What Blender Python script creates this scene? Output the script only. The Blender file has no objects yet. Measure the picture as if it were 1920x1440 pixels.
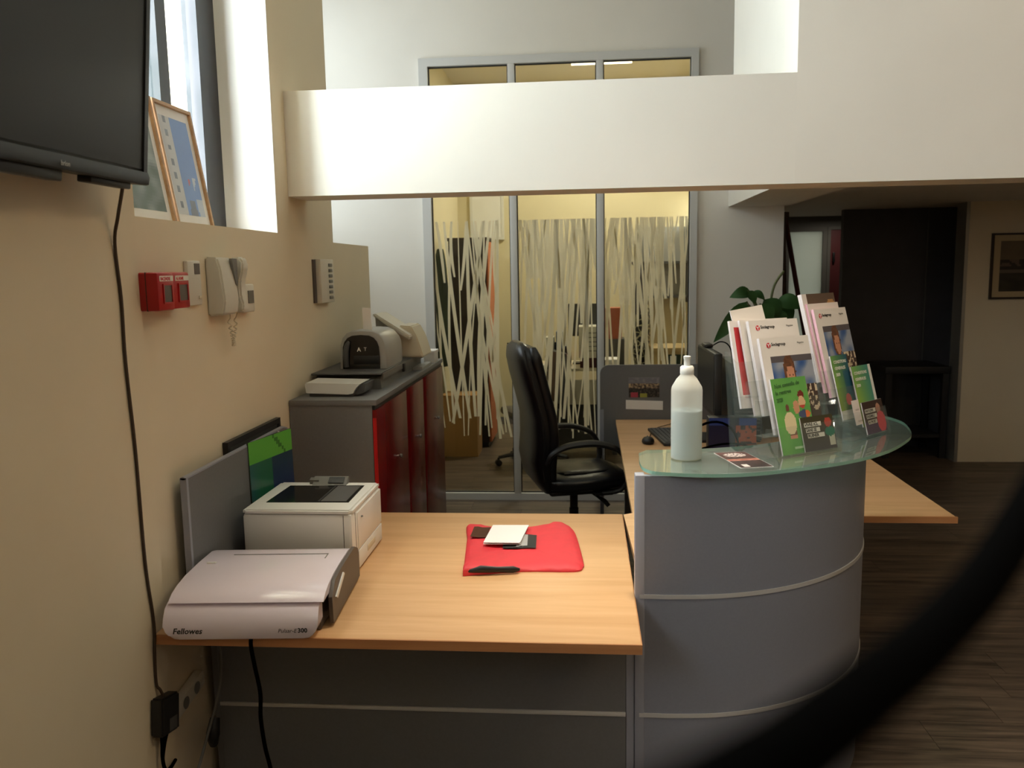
import bpy, bmesh, math, random
from mathutils import Vector, Matrix, noise as mnoise
R = math.radians
scene = bpy.context.scene
COL = scene.collection

# ------------------------------------------------------------------ camera, world, lights, exposure
cam_d = bpy.data.cameras.new('camera'); cam = bpy.data.objects.new('camera', cam_d); COL.objects.link(cam)
yaw, pitch, roll = .0876186, .133787, -.0177354
fwd = Vector((-math.sin(yaw)*math.cos(pitch), math.cos(yaw)*math.cos(pitch), -math.sin(pitch)))
r0 = Vector((math.cos(yaw), math.sin(yaw), 0)); u0 = r0.cross(fwd)
rt = math.cos(roll)*r0 + math.sin(roll)*u0; up = -math.sin(roll)*r0 + math.cos(roll)*u0
CAM = Vector((0, 0, 1.68))
cam.matrix_world = Matrix(((rt.x, up.x, -fwd.x, CAM.x), (rt.y, up.y, -fwd.y, CAM.y), (rt.z, up.z, -fwd.z, CAM.z), (0, 0, 0, 1)))
cam_d.sensor_width = 36; cam_d.lens = 36*1587.9/1920; cam_d.clip_start = .01; cam_d.clip_end = 200
cam_d.dof.use_dof = True; cam_d.dof.focus_distance = 2.9; cam_d.dof.aperture_fstop = 5.0
scene.camera = cam

SKY = 25.0
world = bpy.data.worlds.new('world'); scene.world = world; world.use_nodes = True
bg = world.node_tree.nodes['Background']; bg.inputs[0].default_value = (.93, .97, 1.0, 1); bg.inputs[1].default_value = SKY

def area(name, loc, look, sx, sy, power, color, portal=False, spread=180):
    d = bpy.data.lights.new(name, 'AREA'); d.shape = 'RECTANGLE'; d.size = sx; d.size_y = sy
    d.energy = power; d.color = color; d.spread = R(spread)
    if portal: d.cycles.is_portal = True
    o = bpy.data.objects.new(name, d); COL.objects.link(o); o.location = loc
    o.rotation_euler = Vector(look).to_track_quat('-Z', 'Z' if abs(look[2]) < .9 else 'Y').to_euler()
    return o
WARM = (1, .74, .44)
area('window_light', (-1.66, 2.665, 2.62), (1, 0, 0), 1.09, 1.56, 1, (1, 1, 1), True)
area('alcove_window_light', (-1.97, 5.0, 2.8), (1, 0, 0), 1.96, 1.9, 1, (1, 1, 1), True)
area('shopfront_light', (-1.66, -.65, 2.7), (1, 0, 0), 1.9, 1.7, 1, (1, 1, 1), True)
area('ceiling_lamp_front', (2.4, 1.2, 3.9), (0, 0, -1), 1.2, 1.2, 27, WARM)
area('ceiling_lamp_back', (2.6, -1.8, 3.9), (0, 0, -1), 1.2, 1.2, 13, WARM)
area('desk_downlight', (.2, 2.5, 3.9), (0, 0, -1), .3, .3, 7, (1, .88, .70), spread=50)
area('hall_lamp', (3.3, 5.2, 2.13), (0, 0, -1), .25, .25, 5, WARM)
area('added_corridor_fill', (2.5, 8.55, 2.12), (0, 0, -1), .15, .15, 1.6, (1, .9, .75))  # added fill without a visible source, brightens the far hall doors
area('office_lamp', (.17, 8.5, 3.62), (0, 0, -1), .56, .12, 44, (1, .90, .70))
view = scene.view_settings
scene.display_settings.display_device = 'sRGB'
view.view_transform = 'Standard'; view.look = 'None'; view.exposure = 0.0; view.gamma = 1; view.use_curve_mapping = False
scene.cycles.use_denoising = True; scene.cycles.max_bounces = 10; scene.cycles.diffuse_bounces = 5
scene.cycles.transparent_max_bounces = 24; scene.cycles.caustics_reflective = False; scene.cycles.caustics_refractive = False
scene.cycles.sample_clamp_indirect = 6.0

# ------------------------------------------------------------------ materials
def lin(r, g, b):
    f = lambda v: (v/255/12.92) if v/255 <= .04045 else ((v/255+.055)/1.055)**2.4
    return (f(r), f(g), f(b), 1)
def newmat(name):
    m = bpy.data.materials.new(name); m.use_nodes = True; nt = m.node_tree
    for n in list(nt.nodes): nt.nodes.remove(n)
    out = nt.nodes.new('ShaderNodeOutputMaterial'); return m, nt, out
def mat(name, rgb, rough=.5, metal=0, var=0.0, scale=30, bump=0, coat=0, spec=.5, stretch=(1, 1, 1)):
    m, nt, out = newmat(name); p = nt.nodes.new('ShaderNodeBsdfPrincipled'); nt.links.new(p.outputs[0], out.inputs[0])
    c = lin(*rgb); p.inputs['Base Color'].default_value = c; p.inputs['Roughness'].default_value = rough
    p.inputs['Metallic'].default_value = metal; p.inputs['Coat Weight'].default_value = coat; p.inputs['Specular IOR Level'].default_value = spec
    if var or bump:
        tc = nt.nodes.new('ShaderNodeTexCoord'); mp = nt.nodes.new('ShaderNodeMapping'); mp.inputs['Scale'].default_value = stretch
        nz = nt.nodes.new('ShaderNodeTexNoise'); nz.inputs['Scale'].default_value = scale; nz.inputs['Detail'].default_value = 5
        nt.links.new(tc.outputs['Object'], mp.inputs[0]); nt.links.new(mp.outputs[0], nz.inputs['Vector'])
        if var:
            rp = nt.nodes.new('ShaderNodeValToRGB'); e = rp.color_ramp.elements
            e[0].position = .3; e[1].position = .7
            e[0].color = tuple(v*(1-var) for v in c[:3])+(1,); e[1].color = tuple(min(1, v*(1+var)) for v in c[:3])+(1,)
            nt.links.new(nz.outputs[0], rp.inputs[0]); nt.links.new(rp.outputs[0], p.inputs['Base Color'])
        if bump:
            b = nt.nodes.new('ShaderNodeBump'); b.inputs['Strength'].default_value = bump; b.inputs['Distance'].default_value = .002
            nt.links.new(nz.outputs[0], b.inputs['Height']); nt.links.new(b.outputs[0], p.inputs['Normal'])
    return m
def wood(name, dark, light, rough, axis, rnd=0.0, scale=6):
    m, nt, out = newmat(name); p = nt.nodes.new('ShaderNodeBsdfPrincipled'); nt.links.new(p.outputs[0], out.inputs[0])
    p.inputs['Roughness'].default_value = rough
    tc = nt.nodes.new('ShaderNodeTexCoord'); mp = nt.nodes.new('ShaderNodeMapping')
    mp.inputs['Scale'].default_value = (1, 14, 14) if axis == 'x' else (14, 1, 14)
    oi = nt.nodes.new('ShaderNodeObjectInfo'); ad = nt.nodes.new('ShaderNodeVectorMath'); ad.operation = 'ADD'
    sc = nt.nodes.new('ShaderNodeVectorMath'); sc.operation = 'SCALE'; sc.inputs[0].default_value = (7, 13, 3)
    nt.links.new(oi.outputs['Random'], sc.inputs['Scale'])
    nt.links.new(tc.outputs['Object'], mp.inputs[0]); nt.links.new(mp.outputs[0], ad.inputs[0]); nt.links.new(sc.outputs[0], ad.inputs[1])
    nz = nt.nodes.new('ShaderNodeTexNoise'); nz.inputs['Scale'].default_value = scale/4; nz.inputs['Detail'].default_value = 8; nz.inputs['Roughness'].default_value = .6
    nz.inputs['Distortion'].default_value = .6
    nt.links.new(ad.outputs[0], nz.inputs['Vector'])
    rp = nt.nodes.new('ShaderNodeValToRGB'); e = rp.color_ramp.elements; e[0].position = .32; e[1].position = .68
    e[0].color = lin(*dark); e[1].color = lin(*light); nt.links.new(nz.outputs[0], rp.inputs[0])
    if rnd:
        hs = nt.nodes.new('ShaderNodeHueSaturation'); mr = nt.nodes.new('ShaderNodeMapRange')
        mr.inputs['To Min'].default_value = 1-rnd; mr.inputs['To Max'].default_value = 1+rnd
        nt.links.new(oi.outputs['Random'], mr.inputs[0]); nt.links.new(mr.outputs[0], hs.inputs['Value'])
        nt.links.new(rp.outputs[0], hs.inputs['Color']); nt.links.new(hs.outputs[0], p.inputs['Base Color'])
    else: nt.links.new(rp.outputs[0], p.inputs['Base Color'])
    b = nt.nodes.new('ShaderNodeBump'); b.inputs['Strength'].default_value = .15; b.inputs['Distance'].default_value = .001
    nt.links.new(nz.outputs[0], b.inputs['Height']); nt.links.new(b.outputs[0], p.inputs['Normal'])
    return m
def thin_glass(name, tint, refl=1.0, rough=0.0, mottled=None, pale_mix=0):
    m, nt, out = newmat(name)
    t = nt.nodes.new('ShaderNodeBsdfTransparent'); t.inputs[0].default_value = tint
    g = nt.nodes.new('ShaderNodeBsdfGlossy'); g.inputs['Roughness'].default_value = rough
    f = nt.nodes.new('ShaderNodeFresnel'); f.inputs[0].default_value = 1.45
    k = nt.nodes.new('ShaderNodeMath'); k.operation = 'MULTIPLY'; k.inputs[1].default_value = refl
    ge = nt.nodes.new('ShaderNodeNewGeometry'); iv = nt.nodes.new('ShaderNodeMath'); iv.operation = 'SUBTRACT'; iv.inputs[0].default_value = 1
    nt.links.new(ge.outputs['Backfacing'], iv.inputs[1]); k2 = nt.nodes.new('ShaderNodeMath'); k2.operation = 'MULTIPLY'; k2.use_clamp = True
    mx = nt.nodes.new('ShaderNodeMixShader'); nt.links.new(f.outputs[0], k.inputs[0]); nt.links.new(k.outputs[0], k2.inputs[0]); nt.links.new(iv.outputs[0], k2.inputs[1]); nt.links.new(k2.outputs[0], mx.inputs[0])
    nt.links.new(t.outputs[0], mx.inputs[1]); nt.links.new(g.outputs[0], mx.inputs[2]); nt.links.new(mx.outputs[0], out.inputs[0])
    if pale_mix:
        d = nt.nodes.new('ShaderNodeBsdfDiffuse'); d.inputs[0].default_value = lin(190, 205, 196); m2 = nt.nodes.new('ShaderNodeMixShader'); m2.inputs[0].default_value = pale_mix
        nt.links.new(t.outputs[0], m2.inputs[1]); nt.links.new(d.outputs[0], m2.inputs[2]); nt.links.new(m2.outputs[0], mx.inputs[1])
    if mottled:
        tc = nt.nodes.new('ShaderNodeTexCoord'); nz = nt.nodes.new('ShaderNodeTexNoise'); nz.inputs['Scale'].default_value = 5; nz.inputs['Detail'].default_value = 6
        rp = nt.nodes.new('ShaderNodeValToRGB'); rp.color_ramp.elements[0].position = .4; rp.color_ramp.elements[1].position = .62
        rp.color_ramp.elements[0].color = mottled; rp.color_ramp.elements[1].color = tint
        nt.links.new(tc.outputs['Object'], nz.inputs['Vector']); nt.links.new(nz.outputs[0], rp.inputs[0]); nt.links.new(rp.outputs[0], t.inputs[0])
    return m
def film(name, rgb, trans, through):
    m, nt, out = newmat(name)
    d = nt.nodes.new('ShaderNodeBsdfDiffuse'); d.inputs[0].default_value = lin(*rgb)
    tl = nt.nodes.new('ShaderNodeBsdfTranslucent'); tl.inputs[0].default_value = lin(*rgb)
    tp = nt.nodes.new('ShaderNodeBsdfTransparent')
    a = nt.nodes.new('ShaderNodeMixShader'); a.inputs[0].default_value = trans
    b = nt.nodes.new('ShaderNodeMixShader'); b.inputs[0].default_value = through
    nt.links.new(d.outputs[0], a.inputs[1]); nt.links.new(tl.outputs[0], a.inputs[2])
    nt.links.new(a.outputs[0], b.inputs[1]); nt.links.new(tp.outputs[0], b.inputs[2]); nt.links.new(b.outputs[0], out.inputs[0])
    return m
def printmat(name, rough=.45):
    m, nt, out = newmat(name); p = nt.nodes.new('ShaderNodeBsdfPrincipled'); p.inputs['Roughness'].default_value = rough
    a = nt.nodes.new('ShaderNodeVertexColor'); a.layer_name = 'Col'
    nt.links.new(a.outputs[0], p.inputs['Base Color']); nt.links.new(p.outputs[0], out.inputs[0]); return m
def emit(name, rgb, s):
    m, nt, out = newmat(name); e = nt.nodes.new('ShaderNodeEmission'); e.inputs[0].default_value = lin(*rgb); e.inputs[1].default_value = s
    nt.links.new(e.outputs[0], out.inputs[0]); return m

M = {}
M['wall'] = mat('lamplit_wall_paint', (224, 211, 184), .75, var=.02, scale=3, bump=.08)  # white paint made cream, the warm lamplight is put into its colour
M['white_wall'] = mat('white_wall_paint', (232, 228, 219), .75, var=.02, scale=3, bump=.08)
M['ceil'] = mat('ceiling_paint', (226, 220, 208), .8, var=.02, scale=3)
M['officewall'] = mat('office_cream_paint', (222, 212, 178), .75, var=.02, scale=3)
M['darkwall'] = mat('dark_grey_panel', (66, 64, 66), .6, var=.08, scale=8)
M['bead'] = mat('corner_bead', (170, 168, 160), .3, .7)
M['plank'] = wood('laminate_plank', (50, 42, 36), (112, 97, 83), .45, 'x', .12, 9)
M['subfloor'] = mat('dark_underlay', (44, 38, 34), .7)
M['beech'] = wood('beech_top', (200, 155, 108), (216, 174, 128), .38, 'x', 0, 5)
M['beechend'] = wood('beech_edge', (170, 112, 70), (196, 140, 92), .5, 'x', 0, 5)
M['grey'] = mat('grey_laminate', (134, 138, 151), .42, var=.03, scale=150)
M['greytrim'] = mat('grey_edge_strip', (152, 155, 167), .4)
M['darkgrey'] = mat('dark_grey_laminate', (110, 111, 113), .5, var=.04, scale=120)
M['chrome'] = mat('brushed_metal', (200, 200, 200), .28, 1)
M['stripmetal'] = mat('satin_strip', (206, 206, 206), .35, .25)
M['alu'] = mat('aluminium_frame', (206, 206, 203), .45)
M['gasket'] = mat('black_gasket', (30, 30, 30), .6)
M['black'] = mat('black_plastic', (24, 24, 25), .45)
M['leather'] = mat('black_leather', (17, 18, 22), .3, var=.1, scale=90, bump=.35)
M['screen'] = mat('dark_screen', (38, 38, 36), .4, spec=.3)
M['tvbody'] = mat('tv_plastic', (32, 33, 33), .45)
M['white'] = mat('white_plastic', (226, 226, 222), .38)
M['offwhite'] = mat('cream_plastic', (214, 204, 180), .5)
M['ivory'] = mat('ivory_device', (210, 206, 192), .5)
M['lilac'] = mat('glossy_white_plastic', (236, 226, 238), .14, coat=.4)
M['taupe'] = mat('taupe_plastic', (84, 76, 70), .5)
M['silver'] = mat('silver_plastic', (168, 168, 164), .4, .2)
M['midgrey'] = mat('grey_plastic', (112, 112, 108), .55)
M['slate'] = mat('slate_plastic', (78, 78, 78), .45)
M['red'] = mat('red_plastic', (170, 26, 26), .45)
M['redgloss'] = mat('glossy_red_door', (100, 14, 15), .22, spec=.22)
M['rededge'] = mat('red_door_edge', (178, 12, 16), .35)
M['smoked'] = mat('smoked_window', (92, 84, 78), .3)
M['paper'] = mat('white_paper', (236, 234, 232), .7)
M['pages'] = mat('page_edges', (216, 208, 208), .8, var=.05, scale=200)
M['pinkpages'] = mat('pink_page_edges', (224, 176, 190), .8)
M['pouch'] = mat('red_pouch_fabric', (214, 52, 62), .6, var=.06, scale=25, bump=.25)
M['brown'] = mat('brown_patch', (104, 66, 44), .7, var=.1, scale=60)
M['oak'] = wood('frame_oak', (150, 112, 78), (186, 148, 108), .5, 'y', 0, 6)
M['darkwood'] = mat('dark_frame', (44, 30, 22), .5)
M['brownwood'] = mat('dark_brown_wood', (58, 40, 32), .55, var=.1, scale=8)
M['redwood'] = mat('dark_red_wood', (70, 22, 24), .5)
M['orange'] = mat('terracotta_panel', (190, 110, 70), .6)
M['winframe'] = mat('dark_window_frame', (52, 54, 60), .5)
M['print'] = printmat('printed_sheet')
M['printgloss'] = printmat('glossy_print', .25)
M['ink'] = mat('dark_ink', (30, 28, 30), .6)
M['whiteink'] = mat('white_ink', (225, 222, 210), .6)
M['redink'] = mat('red_ink', (200, 24, 40), .6)
M['glass'] = thin_glass('partition_glass', (.93, .95, .92, 1), .8)
M['winglass'] = thin_glass('mottled_pane', (.97, 1, 1, 1), .6, mottled=(.80, .85, .84, 1))
M['dimpane'] = thin_glass('dimming_pane', (.33, .34, .34, 1), .6)  # unseen alcove pane, tint darkened to cut the daylight coming in
M['acrylic'] = thin_glass('clear_acrylic', (.975, .98, .98, 1), 1.0, .05, pale_mix=.035)
M['glasstop'] = thin_glass('green_glass_top', (.76, .88, .83, 1), 1.8, .02, pale_mix=.16)  # pale diffuse share paints whitish reflections into the glass
M['glassedge'] = mat('green_glass_edge', (150, 196, 178), .2)
M['film'] = film('frosted_film', (236, 230, 206), .45, .12)
M['doorpane'] = film('frosted_door_pane', (172, 174, 164), .2, 0)
M['bottle'] = film('translucent_bottle', (244, 244, 236), .4, .42)
M['cap'] = mat('white_cap', (238, 238, 232), .4)
M['liquid'] = film('pale_liquid', (200, 216, 220), .4, .05)
M['leaf'] = mat('green_leaf', (66, 110, 60), .4, var=.25, scale=14)
M['stem'] = mat('plant_stem', (92, 100, 62), .6)
M['pot'] = mat('dark_pot', (46, 44, 44), .5)
M['cardboard'] = mat('cardboard', (168, 128, 78), .8)
M['lamp'] = emit('lit_lamp_tube', (255, 238, 200), 6)
M['cord'] = mat('black_cord', (3, 3, 3), .95, spec=.02)
M['browncord'] = mat('brown_cord', (62, 46, 32), .6)
M['greencloth'] = mat('dark_green_cloth', (44, 58, 44), .9)
M['reddoor'] = mat('dark_red_door', (96, 40, 42), .5)
M['hallgrey'] = mat('hall_grey_paint', (104, 102, 96), .7)
M['lightwood'] = wood('light_wood', (176, 150, 100), (198, 172, 122), .5, 'x')

# ------------------------------------------------------------------ mesh helpers
WM = {}
def wm(o): return WM.get(o.name, Matrix.Identity(4))
def box(bm, x0, y0, z0, x1, y1, z1, b=0, seg=2):
    vs = bmesh.ops.create_cube(bm, size=1)['verts']
    for v in vs: v.co = Vector(((x0+x1)/2+v.co.x*(x1-x0), (y0+y1)/2+v.co.y*(y1-y0), (z0+z1)/2+v.co.z*(z1-z0)))
    if b:
        es = list({e for v in vs for e in v.link_edges})
        bmesh.ops.bevel(bm, geom=es, offset=b, segments=seg, affect='EDGES', profile=.5)
def prism(bm, pts, axis, a, b):
    """extrude a closed 2-D outline along an axis from a to b"""
    def P(p, t): return {'z': (p[0], p[1], t), 'y': (p[0], t, p[1]), 'x': (t, p[0], p[1])}[axis]
    A = [bm.verts.new(P(p, a)) for p in pts]; B = [bm.verts.new(P(p, b)) for p in pts]; n = len(pts)
    fs = [bm.faces.new(A), bm.faces.new(B[::-1])]
    for i in range(n): fs.append(bm.faces.new((A[i], B[i], B[(i+1) % n], A[(i+1) % n])))
    bmesh.ops.recalc_face_normals(bm, faces=bm.faces[:])
    return fs
def smooth_path(pts, n=6):
    pts = [Vector(p) for p in pts]; out = []
    for i in range(len(pts)-1):
        p0, p1, p2, p3 = pts[max(i-1, 0)], pts[i], pts[i+1], pts[min(i+2, len(pts)-1)]
        for k in range(n):
            t = k/n; out.append(.5*((2*p1)+(p2-p0)*t+(2*p0-5*p1+4*p2-p3)*t*t+(3*p1-p0-3*p2+p3)*t**3))
    out.append(pts[-1]); return out
def tube(bm, pts, r, n=8, flat=None, smooth=0):
    if smooth: pts = smooth_path(pts, smooth)
    pts = [Vector(p) for p in pts]; rings = []; ref = None
    if isinstance(r, (list, tuple)) and len(r) != len(pts):
        q = r; r = []
        for i in range(len(pts)):
            f = i/(len(pts)-1)*(len(q)-1); k = min(int(f), len(q)-2); r.append(q[k]+(q[k+1]-q[k])*(f-k))
    for i, p in enumerate(pts):
        t = (pts[min(i+1, len(pts)-1)]-pts[max(i-1, 0)]).normalized()
        if ref is None: ref = Vector((0, 0, 1)) if abs(t.z) < .9 else Vector((1, 0, 0))
        a = (ref-t*ref.dot(t)).normalized(); ref = a; b = t.cross(a)
        rr = r[i] if isinstance(r, (list, tuple)) else r; ra, rb = (rr, rr) if flat is None else (rr*flat[0], rr*flat[1])
        rings.append([bm.verts.new(p+a*ra*math.cos(2*math.pi*k/n)+b*rb*math.sin(2*math.pi*k/n)) for k in range(n)])
    for A, B in zip(rings, rings[1:]):
        for k in range(n): bm.faces.new((A[k], A[(k+1) % n], B[(k+1) % n], B[k]))
    bm.faces.new(rings[0][::-1]); bm.faces.new(rings[-1])
def lathe(bm, prof, c, n=24):
    rings = [[bm.verts.new((c[0]+r*math.cos(2*math.pi*k/n), c[1]+r*math.sin(2*math.pi*k/n), c[2]+z)) for k in range(n)] for r, z in prof]
    for A, B in zip(rings, rings[1:]):
        for k in range(n): bm.faces.new((A[k], A[(k+1) % n], B[(k+1) % n], B[k]))
    bm.faces.new(rings[0][::-1]); bm.faces.new(rings[-1])
def loft(bm, rings):
    V = [[bm.verts.new(p) for p in r] for r in rings]; n = len(V[0])
    for A, B in zip(V, V[1:]):
        for k in range(n): bm.faces.new((A[k], A[(k+1) % n], B[(k+1) % n], B[k]))
    bm.faces.new(V[0][::-1]); bm.faces.new(V[-1])
    bmesh.ops.recalc_face_normals(bm, faces=bm.faces[:])
def srect(c, u, v, a, b, n=24, e=3.5):
    """rounded-rectangle ring round c, half sizes a along u and b along v"""
    out = []
    for k in range(n):
        t = 2*math.pi*k/n; cx, sx = math.cos(t), math.sin(t)
        out.append(Vector(c)+Vector(u)*a*math.copysign(abs(cx)**(2/e), cx)+Vector(v)*b*math.copysign(abs(sx)**(2/e), sx))
    return out
def strip(bm, pts, w, nrm=(0, 0, 1), th=.002):
    """flat band along pts, width w"""
    nrm = Vector(nrm); pts = [Vector(p) for p in pts]; L = []
    for i, p in enumerate(pts):
        t = (pts[min(i+1, len(pts)-1)]-pts[max(i-1, 0)]).normalized(); s = t.cross(nrm).normalized()*w/2
        L.append([bm.verts.new(p+s), bm.verts.new(p-s), bm.verts.new(p-s+nrm*th), bm.verts.new(p+s+nrm*th)])
    for A, B in zip(L, L[1:]):
        for k in range(4): bm.faces.new((A[k], A[(k+1) % 4], B[(k+1) % 4], B[k]))
    bm.faces.new(L[0][::-1]); bm.faces.new(L[-1])
def link(name, me, parent=None):
    o = bpy.data.objects.new(name, me); COL.objects.link(o)
    if parent: o.parent = parent
    return o
def finish(me, smooth):
    if smooth:
        bm = bmesh.new(); bm.from_mesh(me)
        for f in bm.faces: f.smooth = True
        for e in bm.edges:
            if len(e.link_faces) == 2 and e.calc_face_angle(0) > .75: e.smooth = False
        bm.to_mesh(me); bm.free()
def obj(name, bm, m, parent=None, local=False, smooth=True, label=None, base=None):
    """link ONE mesh; world coordinates unless local; base re-seats a parentless mesh on its own origin"""
    me = bpy.data.meshes.new(name); bmesh.ops.recalc_face_normals(bm, faces=bm.faces[:]); bm.to_mesh(me); bm.free()
    finish(me, smooth)
    for q in (m if isinstance(m, (list, tuple)) else [m]): me.materials.append(q)
    if parent is not None and not local: me.transform(wm(parent).inverted())
    o = link(name, me, parent)
    if parent is not None: WM[o.name] = wm(parent)
    elif base is None and not local:
        c = [v.co for v in me.vertices]; lo = Vector([min(v[i] for v in c) for i in range(3)]); hi = Vector([max(v[i] for v in c) for i in range(3)])
        b = Vector(((lo.x+hi.x)/2, (lo.y+hi.y)/2, lo.z)); me.transform(Matrix.Translation(-b)); o.location = b; WM[o.name] = Matrix.Translation(b)
    if label: o['label'] = label
    return o
def B(*a, **k):
    bm = bmesh.new(); box(bm, *a, **k); return bm
def BB(*boxes, b=0):
    bm = bmesh.new()
    for q in boxes: box(bm, *q, b=b)
    return bm
def T(path, r, **k):
    bm = bmesh.new(); tube(bm, path, r, **k); return bm
def PR(pts, axis, a, b, bev=0):
    bm = bmesh.new(); prism(bm, pts, axis, a, b)
    if bev: bmesh.ops.bevel(bm, geom=bm.edges[:], offset=bev, segments=2, affect='EDGES')
    return bm
def LA(prof, c, n=24):
    bm = bmesh.new(); lathe(bm, prof, c, n); return bm
def frame_bm(x0, z0, x1, z1, w, y0, y1, plane='y'):
    bm = bmesh.new()
    for q in ((x0, z0, x1, z0+w), (x0, z1-w, x1, z1), (x0, z0+w, x0+w, z1-w), (x1-w, z0+w, x1, z1-w)):
        if plane == 'y': box(bm, q[0], y0, q[1], q[2], y1, q[3])
        else: box(bm, y0, q[0], q[1], y1, q[2], q[3])
    return bm
def tag(o, label, cat, group=None):
    o['label'] = label; o['category'] = cat
    if group: o['group'] = group
    return o
def thing(name, label, cat, loc=(0, 0, 0), rot=(0, 0, 0), group=None, mtx=None):
    o = bpy.data.objects.new(name, None); COL.objects.link(o); o.empty_display_size = .05
    m = mtx if mtx is not None else Matrix.LocRotScale(Vector(loc), __import__('mathutils').Euler(rot), None)
    o.matrix_world = m; WM[o.name] = m.copy(); return tag(o, label, cat, group)
def struct(name, bm, m, parent=None, **k):
    o = obj(name, bm, m, parent, **k)
    if parent is None: o['kind'] = 'structure'
    return o
def frame(o, x, z):
    """matrix whose x runs along x, y along z (up the sheet), z out of it"""
    x = Vector(x).normalized(); z = Vector(z); z = (z-x*z.dot(x)).normalized(); n = x.cross(z); o = Vector(o)
    return Matrix(((x.x, z.x, n.x, o.x), (x.y, z.y, n.y, o.y), (x.z, z.z, n.z, o.z), (0, 0, 0, 1)))
def picture(name, fn, w, h, nx, ny, mtx, parent, m='print', label=None):
    """a printed sheet: a grid of small facets coloured by fn(u, v)"""
    bm = bmesh.new(); V = [[bm.verts.new((w*i/nx, h*j/ny, 0)) for i in range(nx+1)] for j in range(ny+1)]
    cl = bm.loops.layers.float_color.new('Col')
    for j in range(ny):
        for i in range(nx):
            f = bm.faces.new((V[j][i], V[j][i+1], V[j+1][i+1], V[j+1][i])); c = lin(*fn((i+.5)/nx, (j+.5)/ny))
            for l in f.loops: l[cl] = c
    me = bpy.data.meshes.new(name); bm.to_mesh(me); bm.free(); me.materials.append(M[m]); me.transform(mtx)
    if parent is not None: me.transform(wm(parent).inverted())
    o = link(name, me, parent)
    if parent is not None: WM[o.name] = wm(parent)
    if label: o['label'] = label
    return o
def text(name, s, size, mtx, parent, m='ink', bold=0.0, shear=0, align='LEFT', w=1.0, local=False):
    cu = bpy.data.curves.new(name, 'FONT'); cu.body = s; cu.size = size; cu.extrude = .0002; cu.offset = bold*size; cu.shear = shear
    cu.align_x = align; cu.resolution_u = 2; cu.materials.append(M[m])
    tmp = bpy.data.objects.new('tmp', cu); me = bpy.data.meshes.new_from_object(tmp); bpy.data.objects.remove(tmp); bpy.data.curves.remove(cu)
    me.name = name; me.transform(mtx @ Matrix.Diagonal((w, 1, 1, 1)))
    if not local: me.transform(wm(parent).inverted())
    o = link(name, me, parent); WM[o.name] = wm(parent); return o
def nz(x, y, s=0): return mnoise.noise(Vector((x, y, s)))
def mixc(a, b, t): t = max(0, min(1, t)); return tuple(a[i]*(1-t)+b[i]*t for i in range(3))
FX, FZ = (1, 0, 0), (0, 0, 1)       # a sheet facing -Y reads along +X, up +Z
LY = (0, 1, 0)                      # a sheet facing +X reads along +Y

# ------------------------------------------------------------------ the setting
XW = -1.174; YB = 6.08; DESK = .735
fl = struct('floor', B(-2, -3.2, -.12, 4.6, 9.9, -.006), M['subfloor'])
plank_me = None
random.seed(4)
PW, PL = .196, 1.28
for r_ in range(int((9.0-.9)/PW)+1):
    y = .9+r_*PW; x = -2.0-random.random()*PL*.9
    while x < 4.6:
        x1 = min(x+PL, 4.6); x0 = max(x, -2.0)
        if y < 2.2 and x1 < -1.1 or (y > 6.1 and x0 < -1.5): pass
        bm = B(-(x1-x0)/2+.0008, -PW/2+.0008, -.006, (x1-x0)/2-.0008, PW/2-.0008, 0)
        if abs((x1-x0)-PL) < 1e-6:
            if plank_me is None:
                plank_me = bpy.data.meshes.new('plank'); bm.to_mesh(plank_me); plank_me.materials.append(M['plank'])
            me = plank_me; bm.free()
        else:
            me = bpy.data.meshes.new('plank'); bm.to_mesh(me); bm.free(); me.materials.append(M['plank'])
        if x1-x0 > .05:
            o = link('plank', me, fl); o.matrix_parent_inverse = wm(fl).inverted(); o.location = ((x0+x1)/2, y+PW/2, 0)
        x += PL
struct('ceiling', BB((-2.1, -3.3, 4, 4.7, 6.2, 4.1), (-1.6, 6.2, 3.7, 1.37, 9.7, 3.8)), M['ceil'])
struct('wall_left', BB((-1.62, 2.12, 0, XW, 3.93, 1.837), (-1.62, 3.213, 1.837, XW, 3.93, 4), (-1.62, 2.12, 3.4, XW, 3.213, 4),
                       (-1.95, 3.93, 0, XW, 4.58, 1.822), (-2.05, 3.85, 0, -1.95, 6.18, 1.84), (-2.05, 3.85, 3.75, -1.95, 6.18, 4), (-2.05, 3.83, 1.84, -1.55, 3.93, 4)), M['wall'])
struct('wall_left_front', BB((-1.62, -3.2, 0, -1.15, 2.12, 1.84), (-1.62, -3.2, 3.5, -1.15, 2.12, 4), (-1.62, -3.2, 1.84, -1.15, -1.6, 3.5), (-1.62, .3, 1.84, -1.15, 2.12, 3.5)), M['wall'])
struct('wall_back', BB((-2.05, YB, 0, -1.147, YB+.1, 4), (.776, YB, 0, 1.37, YB+.1, 4), (-1.147, YB, 3.145, .776, YB+.1, 4), (1.37, YB, 2.4, 4.6, YB+.1, 4)), M['white_wall'])
struct('beam', B(XW, 3.35, 1.985, .79, 3.57, 2.389), M['white_wall'])
struct('wall_upper_right', B(.79, 3.35, 1.985, 4.6, 3.57, 4), M['white_wall'])
struct('wall_mezzanine', B(.79, 3.57, 2.40, .99, 4.75, 4), M['white_wall'])
struct('mezzanine_slab', BB((.99, 3.57, 2.086, 1.40, YB, 2.4), (1.40, 3.57, 2.167, 4.6, 9.2, 2.4)), M['ceil'])
struct('wall_right', B(3.13, 7.33, 0, 4.6, 7.5, 2.167), M['wall'])
struct('trim_1', B(3.105, 7.322, 0, 3.132, 7.505, 2.167), M['bead'])
struct('wall_hall_dark', B(2.33, 8.0, 0, 4.6, 8.08, 2.167), M['darkwall'])
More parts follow.
